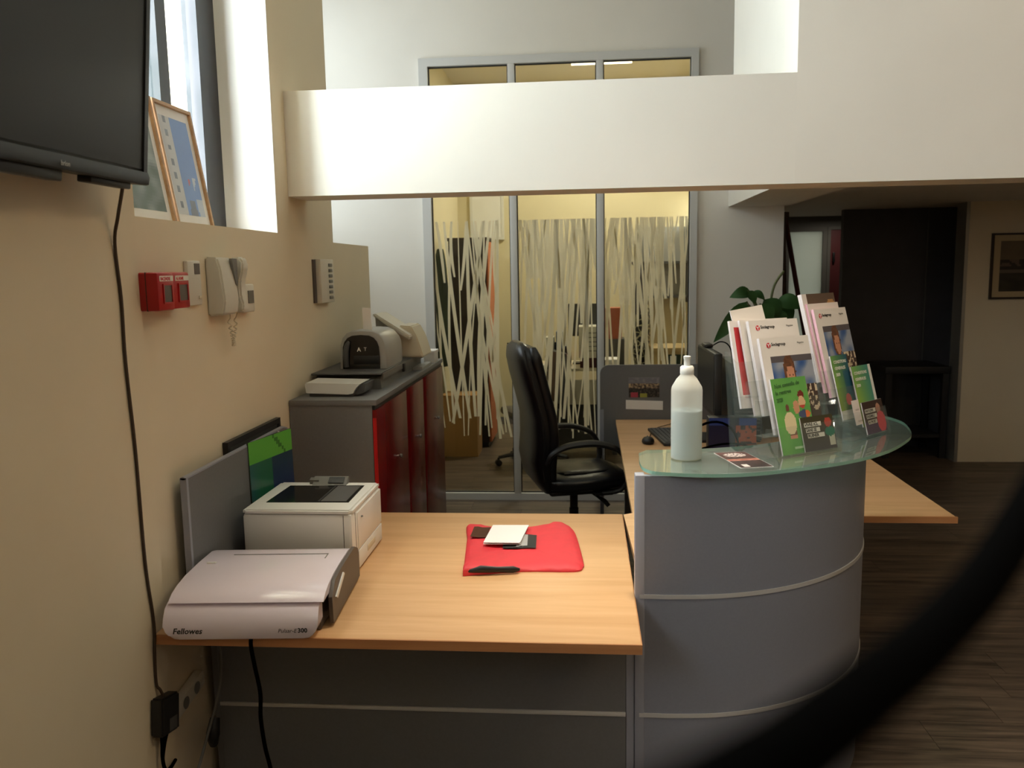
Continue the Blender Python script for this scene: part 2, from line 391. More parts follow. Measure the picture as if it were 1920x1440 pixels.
struct('trim_2', B(3.062, 7.992, 0, 3.068, 8.0, 2.167), M['hallgrey'])
struct('wall_hall_left', B(1.27, YB+.1, 0, 1.37, 9.7, 2.167), M['wall'])
struct('wall_hall_back', BB((1.37, 9, 2.06, 4.6, 9.1, 2.167), (1.37, 9, 0, 2.04, 9.1, 2.06), (3.3, 9, 0, 4.6, 9.1, 2.06)), M['hallgrey'])
struct('wall_outer', BB((4.6, -3.2, 0, 4.7, 9.2, 4), (-1.7, -3.3, 0, 4.7, -3.2, 4)), mat('dim_bounce_brown', (128, 108, 84), .8))  # unseen walls, coloured brown to keep bounced light dim and warm
struct('wall_office', BB((-1.6, YB+.1, 0, -1.42, 9.7, 3.7), (-1.6, 9.6, 0, 1.37, 9.7, 3.7), (1.27, YB+.1, 2.4, 1.37, 9.7, 3.7)), M['officewall'])
# window beside the television
wf = struct('window_1', frame_bm(2.12, 1.837, 3.213, 3.4, .035, -1.43, -1.375, 'x'), M['winframe'])
struct('mullion', B(-1.43, 2.765, 1.872, -1.38, 2.835, 3.365), M['winframe'], wf)
struct('pane', B(-1.41, 2.835, 1.872, -1.404, 3.04, 3.365), M['winglass'], wf)
struct('pane', B(-1.41, 2.155, 1.872, -1.404, 2.765, 3.365), M['winglass'], wf)
struct('stile', B(-1.43, 3.06, 1.872, -1.375, 3.18, 3.365), M['winframe'], wf)
struct('bright_reveal_lining', B(-1.375, 3.2085, 1.8372, -1.1745, 3.2128, 3.4), M['paper'])  # white lining added to imitate the overexposed daylight on the reveal
w2 = struct('window_2', frame_bm(3.93, 1.84, YB, 3.75, .05, -2.03, -1.97, 'x'), M['winframe'])
struct('pane', B(-2.003, 3.98, 1.89, -1.998, YB-.05, 3.70), M['dimpane'], w2)
w3 = struct('window_3', frame_bm(-1.6, 1.84, .3, 3.5, .05, -1.58, -1.52, 'x'), M['winframe'])
struct('pane', B(-1.553, -1.55, 1.89, -1.548, .25, 3.45), thin_glass('dimming_front_pane', (.66, .675, .68, 1), .6), w3)  # tint of this unseen pane sets how much daylight enters

# glazed partition of the office
gp = struct('window_4', BB((-1.147, YB-.03, 3.09, .776, YB+.05, 3.145), (-1.147, YB-.03, 0, .776, YB+.05, .05), (-1.147, YB-.03, .05, -1.085, YB+.05, 3.09), (.728, YB-.03, .05, .776, YB+.05, 3.09)), M['alu'])
gp['label'] = 'tall aluminium framed glass partition with reed-pattern frosted film'
for x in (-.502, .108): struct('mullion', B(x-.024, YB-.03, .05, x+.024, YB+.05, 3.09, b=.003), M['alu'], gp)
PANES = ((-1.085, -.526), (-.478, .084), (.132, .728))
for x0, x1 in PANES:
    g = frame_bm(x0, .05, x1, 3.09, .007, YB+.0, YB+.02); struct('gasket', g, M['gasket'], gp)
    struct('pane', B(x0+.007, YB+.008, .057, x1-.007, YB+.014, 3.083), M['glass'], gp)
random.seed(21)
def film_pane(x0, x1, nlong, nshort, yb):
    bm = bmesh.new(); k = 0
    def ribbon(xa, xb, za, zb, w, bow):
        nonlocal k
        y = yb-.0003*(k % 9); k += 1; N = 9; L = []
        for i in range(N+1):
            t = i/N; x = xa+(xb-xa)*t+bow*math.sin(math.pi*t); ww = w*(.55+.45*math.sin(math.pi*min(1, .15+t*.8)))
            z = za+(zb-za)*t
            L.append((bm.verts.new((max(x0, min(x1, x-ww/2)), y, z)), bm.verts.new((max(x0, min(x1, x+ww/2)), y, z))))
        for a, b in zip(L, L[1:]): bm.faces.new((a[0], a[1], b[1], b[0]))
    W = x1-x0
    for i in range(nlong):
        xa = x0+W*(i+random.random())/nlong; ribbon(xa, xa+random.choice((1, 1, .5))*random.uniform(-.26, .26), random.uniform(.44, .62), 2.03, random.choice((.010, .014, .018, .026)), random.uniform(-.03, .03))
    for i in range(nshort):
        xa = x0+W*(i+random.random())/nshort; ribbon(xa, xa+random.uniform(-.07, .07), 2.03, random.uniform(1.0, 1.75), random.choice((.014, .022, .03)), random.uniform(-.02, .02))
    o = struct('frosted_film', bm, M['film'], gp, smooth=False); o['kind'] = 'stuff'
film_pane(PANES[0][0]+.01, PANES[0][1]-.01, 20, 6, YB+.004)
film_pane(PANES[1][0]+.01, PANES[1][1]-.01, 25, 26, YB+.004)
film_pane(PANES[2][0]+.01, PANES[2][1]-.01, 24, 26, YB+.004)

# doors at the far end of the hall
d1 = struct('door_1', frame_bm(2.04, 0, 2.46, 2.06, .045, 8.98, 9.06), M['hallgrey'])
struct('door_pane', B(2.085, 9.0, .045, 2.415, 9.012, 2.015), M['doorpane'], d1)
d2 = struct('door_2', frame_bm(2.46, 0, 3.3, 2.06, .03, 8.97, 9.06), M['hallgrey'])
struct('door_leaf', B(2.49, 8.99, .01, 3.27, 9.03, 2.03), M['reddoor'], d2)
struct('door_closer', B(2.515, 8.96, 1.70, 2.535, 8.99, 1.80, b=.003), M['black'], d2)

# ------------------------------------------------------------------ side desk
dk = thing('side_desk', 'low beech topped side desk with grey front panel, against the left wall', 'desk', (-.5, 2.6, 0))
DX0, DX1, DY0, DY1 = -1.148, .139, 2.053, 3.21
obj('desktop', B(DX0, DY0+.004, DESK-.028, DX1-.002, DY1, DESK, b=.002), M['beech'], dk)
obj('edge_band', BB((DX0, DY0, DESK-.027, DX1-.002, DY0+.004, DESK-.001), (DX1-.002, DY0, DESK-.027, DX1, DY1, DESK-.001)), M['beechend'], dk)
obj('front_panel', B(-1.128, 2.372, .06, .112, 2.39, DESK-.029), M['darkgrey'], dk)
obj('panel_strip', B(-1.128, 2.366, .366, .112, 2.373, .378, b=.001), M['stripmetal'], dk)
obj('side_panel', B(-1.146, 2.37, .0, -1.128, 3.19, DESK-.029), M['darkgrey'], dk)
obj('side_panel', B(.114, 2.375, .0, .136, 3.19, DESK-.029), M['greytrim'], dk)
obj('foot_rail', B(-1.128, 2.376, .0, .112, 2.386, .06), M['gasket'], dk)
# grey privacy screen standing on the left edge of the side desk
pv = thing('desk_screen', 'slim grey privacy screen on the left edge of the side desk', 'screen', (-1.137, 2.67, DESK))
def rounded(y0, z0, y1, z1, r, n=6, corners='tr'):
    p = [(y0, z0), (y1, z0)]
    for k in range(n+1):
        t = math.pi/2*k/n; p.append((y1-r+r*math.cos(t), z1-r+r*math.sin(t)))
    if 'l' in corners:
        for k in range(n+1):
            t = math.pi/2+math.pi/2*k/n; p.append((y0+r+r*math.cos(t), z1-r+r*math.sin(t)))
    else: p.append((y0, z1))
    return p
obj('panel', PR(rounded(2.262, DESK, 3.10, 1.108, .06), 'x', -1.146, -1.128), M['darkgrey'], pv)
obj('top_trim', T([(-1.137, 2.25, 1.111), (-1.137, 3.04, 1.111), (-1.137, 3.075, 1.102), (-1.137, 3.095, 1.082), (-1.137, 3.103, 1.05), (-1.137, 3.103, DESK+.003)], .0095, n=6, flat=(.5, 1)), M['greytrim'], pv)
obj('end_trim', B(-1.1465, 2.25, DESK, -1.1275, 2.262, 1.112), M['greytrim'], pv)

# ------------------------------------------------------------------ reception counter
CURVE = [(.140, 2.3705), (.20, 2.370)]+[(.25+.72*math.sin(R(a)), 3.09-.72*math.cos(R(a))) for a in range(0, 91, 10)]+[(.970, 3.19)]
cs = smooth_path([(x, y, 0) for x, y in CURVE], 4)
def offset(path, d):
    out = []
    for i, p in enumerate(path):
        t = (path[min(i+1, len(path)-1)]-path[max(i-1, 0)]).normalized(); out.append(p+Vector((t.y, -t.x, 0))*d)
    return out
rc = thing('reception_counter', 'curved grey reception counter with metal strips and beech worktop', 'counter', (.6, 3.0, 0))
def wall_along(path, d0, d1, z0, z1):
    a = offset(path, d0); b = offset(path, d1)
    return PR([(p.x, p.y) for p in a]+[(p.x, p.y) for p in b[::-1]], 'z', z0, z1)
obj('front_panel', wall_along(cs[1:], 0, -.02, .0, 1.094), M['grey'], rc)
obj('end_post', B(.138, 2.368, 0, .166, 2.41, 1.096, b=.003), M['greytrim'], rc)
for z in (.737, .372): obj('metal_strip', wall_along(cs[1:], .0035, -.002, z-.006, z+.006), M['stripmetal'], rc)
inner = offset(cs[2:], -.021)
TOP = [(p.x, p.y) for p in inner]+[(.949, 3.204), (1.378, 3.212), (1.385, 5.29), (.187, 5.29), (.178, 3.225), (.143, 3.205)]
obj('worktop', PR(TOP, 'z', DESK-.025, DESK), M['beech'], rc)
obj('worktop_edge', BB((.957, 3.203, DESK-.025, 1.385, 3.211, DESK-.0005)), M['beechend'], rc)
obj('side_panel', B(1.30, 5.2, 0, 1.325, 5.285, DESK-.026), M['darkgrey'], rc)
obj('leg', B(.24, 5.2, 0, .28, 5.28, DESK-.026), M['darkgrey'], rc)
obj('modesty_panel', B(.96, 3.30, .25, .98, 5.2, DESK-.026), M['darkgrey'], rc)
GT = 1.110
gt = thing('glass_countertop', 'crescent green-tinted glass top on curved grey counter', 'glass top', (.6, 2.7, 1.097))
GP = smooth_path([(.163, 2.60, 0), (.158, 2.47, 0), (.168, 2.395, 0), (.21, 2.352, 0), (.354, 2.329, 0), (.506, 2.363, 0), (.743, 2.484, 0), (.913, 2.63, 0), (1.038, 2.802, 0), (1.096, 2.919, 0), (1.134, 3.067, 0), (1.142, 3.17, 0), (1.11, 3.27, 0), (1.0, 3.30, 0), (.91, 3.24, 0), (.86, 3.10, 0), (.75, 2.90, 0), (.587, 2.751, 0), (.406, 2.676, 0), (.26, 2.652, 0), (.19, 2.645, 0)], 5)
bm = PR([(p.x, p.y) for p in GP], 'z', GT-.010, GT)
for f in bm.faces: f.material_index = 0 if abs(f.normal.z) > .5 else 1
obj('pane', bm, [M['glasstop'], M['glassedge']], gt, smooth=False)
for x, y in ((.31, 2.40), (.80, 2.65), (.93, 2.98)): obj('bracket', LA([(.03, 0), (.034, .002), (.03, .004), (.012, .006)], (x, y, 1.094), 18), M['chrome'], gt)
obj('bracket_plate', PR([(.235, 2.368), (.385, 2.372), (.31, 2.345)], 'z', 1.0945, 1.0985), M['chrome'], gt)

# grey screen at the far end of the counter
s2 = thing('desk_screen', 'grey rounded privacy screen with pinned photo at far end of counter', 'screen', (.74, 5.30, DESK))
pts = rounded(.09, .55, 1.39, 1.08, .055, corners='lr')
obj('panel', PR(pts, 'y', 5.293, 5.315), M['darkgrey'], s2)
obj('side_edge', B(.088, 5.290, .05, .112, 5.318, .80), M['greytrim'], s2)
ph = thing('photo_print', 'small group photo pinned to grey screen', 'photo', (.36, 5.292, .87))
def group_photo(u, v):
    if v > .72: return mixc((120, 120, 128), (150, 150, 150), nz(u*9, v*9))
    a = nz(u*14, v*12, 3); b = nz(u*30, v*26, 7)
    if v < .25 and .05 < u < .3: return (170, 60, 80)
    if v < .2 and .35 < u < .6: return (160, 160, 70)
    if v > .45: return mixc((60, 50, 45), (190, 165, 130), .5+a*1.3)
    return mixc((22, 22, 24), (120, 105, 90), .25+a*.7+b*.4)
picture('print', group_photo, .19, .125, 30, 20, frame((.268, 5.2915, .876), FX, FZ), ph)
obj('backing', B(.268, 5.2917, .876, .458, 5.2928, 1.001), M['paper'], ph)
o = obj('paper_strip', PR([(.250, .802), (.480, .796), (.480, .852), (.250, .860)], 'y', 5.2905, 5.2925), M['paper']); tag(o, 'blank white paper strip pinned below group photo on grey screen', 'paper')

# ------------------------------------------------------------------ things on the side desk
lp = thing('laser_printer', 'white laser printer with dark top tray on side desk', 'printer', (-.905, 2.685, DESK))
PX0, PX1, PY0, PY1, PZ = -1.082, -.728, 2.506, 2.868, .946
obj('body', B(PX0, PY0, DESK+.006, PX1, PY1, PZ-.012, b=.012), M['white'], lp)
bm = bmesh.new(); prism(bm, [(PX0, PY0), (PX1, PY0), (PX1, PY1), (PX0, PY1)], 'z', PZ-.014, PZ); bmesh.ops.bevel(bm, geom=bm.edges[:], offset=.011, segments=3, affect='EDGES')
obj('top_cover', bm, M['white'], lp)
obj('output_tray', PR([(-1.036, 2.595), (-.764, 2.600), (-.768, 2.815), (-1.030, 2.808)], 'z', PZ-.001, PZ+.0015), mat('glossy_black_tray', (20, 20, 20), .12), lp)
obj('tray_flap', B(-.868, 2.602, PZ+.0013, -.862, 2.81, PZ+.0035), M['black'], lp)
obj('tray_flap', PR([(-.858, 2.605), (-.775, 2.607), (-.778, 2.80), (-.858, 2.80)], 'z', PZ+.0013, PZ+.003), M['slate'], lp)
cp = obj('control_panel', PR([(2.815, PZ-.002), (2.862, PZ-.002), (2.862, PZ+.022), (2.85, PZ+.024)], 'x', -.955, -.835), M['midgrey'], lp)
obj('display', PR([(2.823, PZ+.0065), (2.846, PZ+.0225), (2.845, PZ+.0235), (2.822, PZ+.0078)], 'x', -.90, -.845), M['black'], cp)
obj('wing', PR([(-.968, 2.83), (-.935, 2.83), (-.945, 2.868), (-.975, 2.868)], 'z', PZ, PZ+.016), M['midgrey'], cp)
for y, z0, z1 in ((2.540, .76, .93),): obj('seam', B(-.7285, y, z0, -.7272, y+.003, z1), M['midgrey'], lp)
obj('seam', B(-.757, PY0-.0006, .745, -.755, PY0+.001, .93), M['midgrey'], lp)
pt = obj('paper_tray', B(PX1-.002, 2.56, DESK+.008, PX1+.004, 2.86, .80, b=.002), M['white'], lp)
obj('tray_grip', B(PX1+.003, 2.66, .765, PX1+.0055, 2.76, .785, b=.002), M['offwhite'], pt)
obj('front_door', B(PX1-.002, 2.56, .806, PX1+.004, 2.86, .925, b=.002), M['white'], lp)
obj('power_button', LA([(.006, 0), (.006, .003), (.004, .004)], (0, 0, 0), 10), M['midgrey'], lp, local=True).location = Vector((PX1+.004, 2.60, .90))-Vector((-.905, 2.685, DESK))
for x in (PX0+.04, PX1-.04):
    for y in (PY0+.04, PY1-.04): obj('foot', LA([(.012, 0), (.012, .0075)], (x, y, DESK), 10), M['black'], lp)
o = obj('plug_cable', T([(-1.0845, 2.66, .80), (-1.10, 2.655, .80), (-1.112, 2.64, .79), (-1.115, 2.62, .76), (-1.112, 2.59, DESK+.006)], .005, smooth=4), M['black']); tag(o, 'short black cable behind white laser printer', 'cable')

# comb binding machine
ang = R(4.0)
bn = thing('binding_machine', 'glossy white comb binding machine at near left of side desk', 'binding machine', (-.9, 2.035, DESK), (0, 0, ang))
BW = .203
LOW = [(0, .002), (-.006, .015), (-.006, .035), (0, .058), (.014, .080), (.035, .090), (.05, .092), (.43, .092), (.43, .002)]
FC = LOW[:7]+[(.05, .06), (.05, .03), (.05, .002)]
bm = bmesh.new(); rings = []
for x, zm in ((-BW, .040), (-BW+.006, .024), (-BW+.014, .012), (-BW+.026, .004), (-BW+.04, .002), (BW-.04, .002), (BW-.026, .004), (BW-.014, .012), (BW-.006, .024), (BW, .040)):
    rings.append([(x, y, max(z, zm)) for y, z in FC])
loft(bm, rings); obj('front_cover', bm, M['lilac'], bn, local=True)
LID = [(.018, .0935), (.026, .100), (.045, .110), (.08, .119), (.14, .126), (.24, .128), (.34, .126), (.375, .118), (.375, .0945)]
obj('lid', PR([(y, z) for y, z in LID], 'x', -BW+.008, BW+.012), M['lilac'], bn, local=True)
obj('body', PR([(.052, .004), (.43, .004), (.43, .088), (.40, .093), (.052, .093)], 'x', -BW+.006, BW-.006), M['taupe'], bn, local=True)
obj('side_cover', PR([(.075, .010), (.435, .010), (.435, .085), (.42, .105), (.38, .122), (.20, .124), (.11, .118), (.07, .085)], 'x', BW+.0125, BW+.023), M['taupe'], bn, local=True)
obj('margin_slider', PR([(.10, .075), (.20, .108), (.21, .100), (.115, .066)], 'x', BW+.0235, BW+.028), M['white'], bn, local=True)
obj('lid_groove', BB((-.115, .300, .1272, .165, .303, .1282), (.162, .262, .1275, .165, .302, .1284)), M['midgrey'], bn, local=True)
obj('lid_stop', B(-.168, .225, .127, -.142, .235, .131, b=.001), M['white'], bn, local=True)
text('brand_text', 'Fellowes', .022, frame((-.178, -.0066, .020), FX, FZ), bn, bold=.02, shear=.25, local=True)
t = text('model_text', 'Pulsar-E', .015, frame((.098, -.0066, .021), FX, FZ), bn, shear=.25, local=True)
t = text('model_text', '300', .017, frame((.150, -.0066, .021), FX, FZ), bn, bold=.03, local=True)
o = obj('machine_cable', T([(-.88, 2.06, DESK+.006), (-.878, 2.045, DESK+.004), (-.876, 2.036, DESK-.02), (-.868, 2.034, .66), (-.857, 2.032, .59), (-.859, 2.03, .52), (-.852, 2.03, .44), (-.838, 2.03, .36), (-.83, 2.04, .2), (-.82, 2.06, .006)], .0055, smooth=5), M['cord']); tag(o, 'black cable hanging from binding machine over desk front edge', 'cable')

# coloured folder between the printer and the screen
fo = thing('display_folder', 'green and blue plastic folder leaning against grey screen behind printer', 'folder', (-1.10, 2.84, DESK))
def folder(u, v):
    if v > .80: return (96, 176, 70) if not abs(u-.62-(.95-v)*1.4) < .03 else (60, 120, 50)
    if u > .52:
        return mixc((46, 52, 120), (30, 62, 84), (v-.15)/.6)
    if v < .45 and u > .38: return (86, 104, 160)
    return mixc((40, 104, 76), (56, 92, 116), max(0, .5-u*2)+.15*nz(u*5, v*3))
fx = Vector((.052, .27, 0)); fz = Vector((-.02, 0, 1))
fm = frame((-1.122, 2.69, DESK+.002), fx, fz)
picture('cover', folder, .275, .385, 24, 30, fm @ Matrix.Translation((0, 0, .004)), fo, 'printgloss')
bm = B(0, 0, -.002, .275, .385, .0038, b=.001); bm.transform(fm); obj('pocket', bm, M['greencloth'], fo)
bm = PR([(.20, 0), (.283, 0), (.283, .20), (.265, .36), (.20, .39)], 'z', -.004, -.0022); bm.transform(fm); obj('sheet', bm, M['paper'], fo)
o = thing('framed_board', 'thin black framed board behind grey screen on left wall', 'board', (-1.164, 2.84, .74))
obj('frame', frame_bm(2.60, .74, 3.08, 1.142, .02, -1.172, -1.155, 'x'), M['black'], o); obj('panel', B(-1.1715, 2.62, .76, -1.162, 3.06, 1.122), M['slate'], o)

# red courier pouch
po = thing('courier_pouch', 'red zip courier pouch lying on side desk', 'pouch', (-.22, 2.78, DESK))
OUT = [(-.385, 2.515), (-.20, 2.560), (-.04, 2.565), (-.012, 2.60), (-.012, 2.66), (-.035, 2.90), (-.055, 3.00), (-.095, 3.075), (-.14, 3.035), (-.25, 2.985), (-.33, 2.985), (-.438, 3.035), (-.42, 2.86), (-.40, 2.66)]
def pouch_mesh():
    bm = bmesh.new(); c = Vector((-.22, 2.77, 0)); N = 72
    per = smooth_path([(x, y, 0) for x, y in OUT]+[(*OUT[0], 0)], 6)[:-1]
    rings = []
    for s, h in ((1.0, .001), (1.0, .006), (.97, .013), (.88, .019), (.7, .022), (.45, .022), (.2, .021)):
        ring = []
        for p in per:
            q = c+(p-c)*s; w = .006*nz(q.x*14, q.y*14, 2)+.004*nz(q.x*40, q.y*9, 5)
            edge = .016*math.exp(-((q.y-2.54)/.05)**2)*max(0, -(q.x+.2)*5)
            ring.append(bm.verts.new((q.x, q.y, DESK+max(.001, h+(w if s < 1 else w*.3*(h > .003)))+(edge if h > .003 else 0))))
        rings.append(ring)
    n = len(per)
    for A, Bq in zip(rings, rings[1:]):
        for k in range(n): bm.faces.new((A[k], A[(k+1) % n], Bq[(k+1) % n], Bq[k]))
    bm.faces.new(rings[-1]); bm.faces.new(rings[0][::-1]); return bm
obj('bag', pouch_mesh(), M['pouch'], po)
obj('zip', T([(-.37, 2.522, DESK+.014), (-.33, 2.528, DESK+.020), (-.28, 2.534, DESK+.017), (-.23, 2.545, DESK+.014), (-.21, 2.55, DESK+.012)], [.004, .010, .008, .009, .004], flat=(1.2, .8), smooth=0), M['black'], po)
def hug(pts, lift): return [(x, y, DESK+.0235+.006*nz(x*14, y*14, 2)+.004*nz(x*40, y*9, 5)+lift) for x, y in pts]
def patch(x0, y0, x1, y1, lift, sk=0):
    bm = bmesh.new(); n = 4
    V = [[bm.verts.new(hug([(x0+(x1-x0)*i/n+sk*j/n, y0+(y1-y0)*j/n)], lift)[0]) for i in range(n+1)] for j in range(n+1)]
    for j in range(n):
        for i in range(n): bm.faces.new((V[j][i], V[j][i+1], V[j+1][i+1], V[j+1][i]))
    bmesh.ops.solidify(bm, geom=bm.faces[:], thickness=.0012); return bm
obj('badge', patch(-.405, 2.825, -.345, 2.95, .003, 0), M['brown'], po)
lw = obj('label_window', patch(-.28, 2.715, -.168, 2.868, .003, -.006), M['slate'], po)
obj('label_card', patch(-.235, 2.73, -.198, 2.855, .0045, -.006), M['paper'], lw)
lt = thing('folded_letter', 'folded white letter lying on red pouch', 'paper', (-.28, 2.85, .77), (0, 0, 0))
bm = PR([(-.347, 2.735), (-.224, 2.737), (-.207, 2.948), (-.337, 2.944)], 'z', .7665, .7675); obj('lower_fold', bm, M['paper'], lt)
bm = PR([(-.347, .0), (-.224, .0), (-.207, .211), (-.337, .208)], 'z', 0, .001); bm.transform(Matrix.Translation((0, 2.736, .7715)) @ Matrix.Rotation(R(-.9), 4, 'X')); obj('upper_fold', bm, M['paper'], lt)

# ------------------------------------------------------------------ low cupboard with red doors and what stands on it
cb = thing('cupboard', 'waist-high grey cupboard with glossy red doors by left wall', 'cupboard', (-1.0, 3.99, 0))
CX0, CX1, CY0, CY1, CZ = -1.170, -.838, 3.226, 4.78, 1.162
obj('body', B(CX0, CY0, .03, CX1, CY1, CZ), M['darkgrey'], cb)
obj('top', B(CX0, CY0-.004, CZ, -.818, CY1+.004, CZ+.022, b=.002), M['darkgrey'], cb)
obj('plinth', B(CX0+.01, CY0+.01, 0, CX1-.02, CY1-.01, .03), M['black'], cb)
for y0, y1, ky in ((CY0, 3.79, 3.567), (3.794, 4.192, 4.016), (4.212, CY1, 4.527)):
    d = obj('door', B(CX1+.001, y0, .05, -.820, y1, CZ-.018, b=.0015), M['redgloss'], cb)
    obj('knob', LA([(.004, 0), (.004, .008), (.009, .012), (.009, .018), (.005, .021)], (0, 0, 0), 12), M['chrome'], d, local=True)
    k = bpy.data.objects[[n.name for n in d.children][0]]; k.matrix_local = Matrix.Translation(Vector((-.820, ky, .885))-wm(cb).translation) @ Matrix.Rotation(R(90), 4, 'Y')
obj('door_edge', B(CX1+.002, CY0-.0015, .05, -.8215, CY0-.0002, CZ-.05), M['rededge'], cb)
obj('dark_gap_strip', B(CX1+.001, CY0+.002, CZ-.017, -.826, CY1, CZ-.001), M['black'], cb)  # black strip stands in for shade in the gap over the doors
CT = CZ+.022
rt_ = thing('card_terminal_box', 'slim white box with dark underside on near end of cupboard', 'device', (-1.02, 3.37, CT))
obj('shell', PR([(-1.128, .016), (-.955, .010), (-.935, .014), (-.922, .036), (-.905, .052), (-1.128, .058), (-1.132, .05)], 'y', 3.31, 3.47), M['white'], rt_, local=False).location.z = CT-CT
for q in rt_.children: q.data.transform(Matrix.Translation((0, 0, CT)))
obj('underside', B(-1.118, 3.318, CT, -.935, 3.46, CT+.016, b=.003), M['slate'], rt_)
obj('end_cap', PR([(-.955, .010), (-.93, .014), (-.917, .036), (-.90, .050), (-.885, .050), (-.895, .014), (-.915, .008)], 'y', 3.325, 3.47), M['slate'], rt_).data.transform(Matrix.Translation((0, 0, CT)))
o = obj('small_bag', LA([(.005, 0), (.035, .004), (.042, .012), (.03, .022), (.01, .026)], (0, 0, 0), 12), M['offwhite'], base=1, local=True); o.location = (-1.125, 3.52, CT); tag(o, 'small crumpled cream pouch on cupboard beside slim white box', 'pouch')
fb = thing('flatbed_device', 'wide grey flatbed machine lying on cupboard under franking machine', 'device', (-1.0, 4.1, CT))
obj('body', PR([(3.535, 0), (4.42, 0), (4.42, .066), (3.55, .066), (3.52, .045)], 'x', -1.155, -.872), M['midgrey'], fb).data.transform(Matrix.Translation((0, 0, CT)))
bm = B(-1.165, 3.49, CT+.0665, -.862, 4.45, CT+.074, b=.002); obj('lid', bm, M['slate'], fb)
obj('lid_lip', B(-.8615, 3.52, CT+.045, -.858, 4.45, CT+.070), M['midgrey'], fb)
for q in fb.children:
    if q.name.startswith('body'): q.data.transform(Matrix.Translation((0, 0, 0)))
obj('hinge', B(-.862, 3.9, CT+.03, -.85, 3.94, CT+.068, b=.002), M['black'], fb)
FT = CT+.0745
fk = thing('franking_machine', 'silver and black arched franking machine on grey flatbed', 'franking machine', (-.985, 3.85, FT))
def arch(x0, x1, h, n=10, inset=0, e=3.0):
    cx, a = (x0+x1)/2, (x1-x0)/2-inset; p = [(cx-a, 0)]
    for k in range(n+1):
        t = math.pi-math.pi*k/n; p.append((cx+a*math.copysign(abs(math.cos(t))**(2/e), math.cos(t)), .05+(h-.05-inset)*abs(math.sin(t))**(2/e)))
    p.append((cx+a, 0)); return p
bm = bmesh.new()
loft(bm, [[(x, y, FT+z) for x, z in arch(-1.085+d*.4, -.872-d*.6, .172-d)] for y, d in ((3.655, .006), (3.665, 0), (3.95, .004), (4.05, .03), (4.10, .075))])
obj('housing', bm, M['silver'], fk)
bm = bmesh.new(); prism(bm, arch(-1.078, -.895, .158, inset=.008), 'y', 3.648, 3.656); bm.transform(Matrix.Translation((0, 0, FT))); obj('front_panel', bm, mat('glossy_black_front', (18, 18, 20), .15), fk)
obj('handle', T([(-1.052, 3.642, FT+.01), (-1.052, 3.636, FT+.06), (-1.046, 3.636, FT+.10), (-1.036, 3.642, FT+.122)], [.011, .013, .012, .006], n=10, smooth=3), M['slate'], fk)
obj('slot', B(-1.02, 3.644, FT+.022, -.905, 3.6485, FT+.058, b=.002), M['black'], fk)
text('logo_text', 'A', .024, frame((-1.003, 3.6475, FT+.078), FX, FZ), fk, 'whiteink', bold=.03)
text('logo_text', 'T', .022, frame((-.973, 3.6475, FT+.080), FX, FZ), fk, 'whiteink')
o = obj('label_strip', PR([(-.985, FT+.165), (-.945, FT+.163), (-.951, FT+.265), (-.987, FT+.268)], 'y', 3.70, 3.704), M['paper'], fk)
dd = thing('sloping_desk_device', 'cream desk device with sloping lid behind franking machine', 'device', (-.93, 4.25, FT))
obj('base', PR([(-1.02, 0), (-.80, 0), (-.83, .10), (-.86, .155), (-.92, .16), (-.94, .125), (-1.02, .10)], 'y', 4.13, 4.36, .006), M['offwhite'], dd).data.transform(Matrix.Translation((0, 0, FT)))
obj('lid', PR([(-1.042, .215), (-1.025, .223), (-.852, .112), (-.858, .088)], 'y', 4.07, 4.30, .005), M['ivory'], dd).data.transform(Matrix.Translation((0, 0, FT)))
obj('support', PR([(-1.03, .09), (-1.0, .09), (-.99, .165), (-1.035, .20)], 'y', 4.12, 4.26), M['silver'], dd).data.transform(Matrix.Translation((0, 0, FT)))
wb = thing('white_box', 'small white box at far end of cupboard top', 'box', (-.84, 4.62, CT))
obj('carton', B(-.883, 4.56, CT, -.825, 4.68, CT+.062, b=.001), M['white'], wb); obj('lid', B(-.886, 4.557, CT+.05, -.822, 4.683, CT+.066, b=.001), M['paper'], wb)
o = obj('grey_tray', PR([(-.925, 4.20), (-.825, 4.22), (-.825, 4.47), (-.855, 4.47), (-.855, 4.44)], 'z', CT+.012, CT+.028, .002), M['silver']); o.location.z = CT; tag(o, 'flat grey plastic tray on cupboard edge beside flatbed machine', 'tray')

# ------------------------------------------------------------------ things on the glass top
bt = thing('squeeze_bottle', 'translucent white plastic bottle half full on glass countertop', 'bottle', (.299, 2.525, GT))
bx, by = .299, 2.525
obj('body', LA([(.040, 0), (.0455, .004), (.0458, .10), (.0458, .208), (.044, .218), (.030, .242), (.0205, .252), (.0195, .258)], (bx, by, GT), 40), M['bottle'], bt)
obj('liquid', LA([(.038, .003), (.0435, .006), (.0438, .148), (.040, .149)], (bx, by, GT), 36), M['liquid'], bt)
obj('cap', LA([(.0195, .256), (.0205, .258), (.0200, .276), (.0165, .280)], (bx, by, GT), 28), M['cap'], bt)
obj('nozzle', LA([(.0095, .279), (.0088, .290), (.0092, .300), (.0108, .302), (.0108, .308), (.006, .310)], (bx, by, GT), 20), M['cap'], bt)
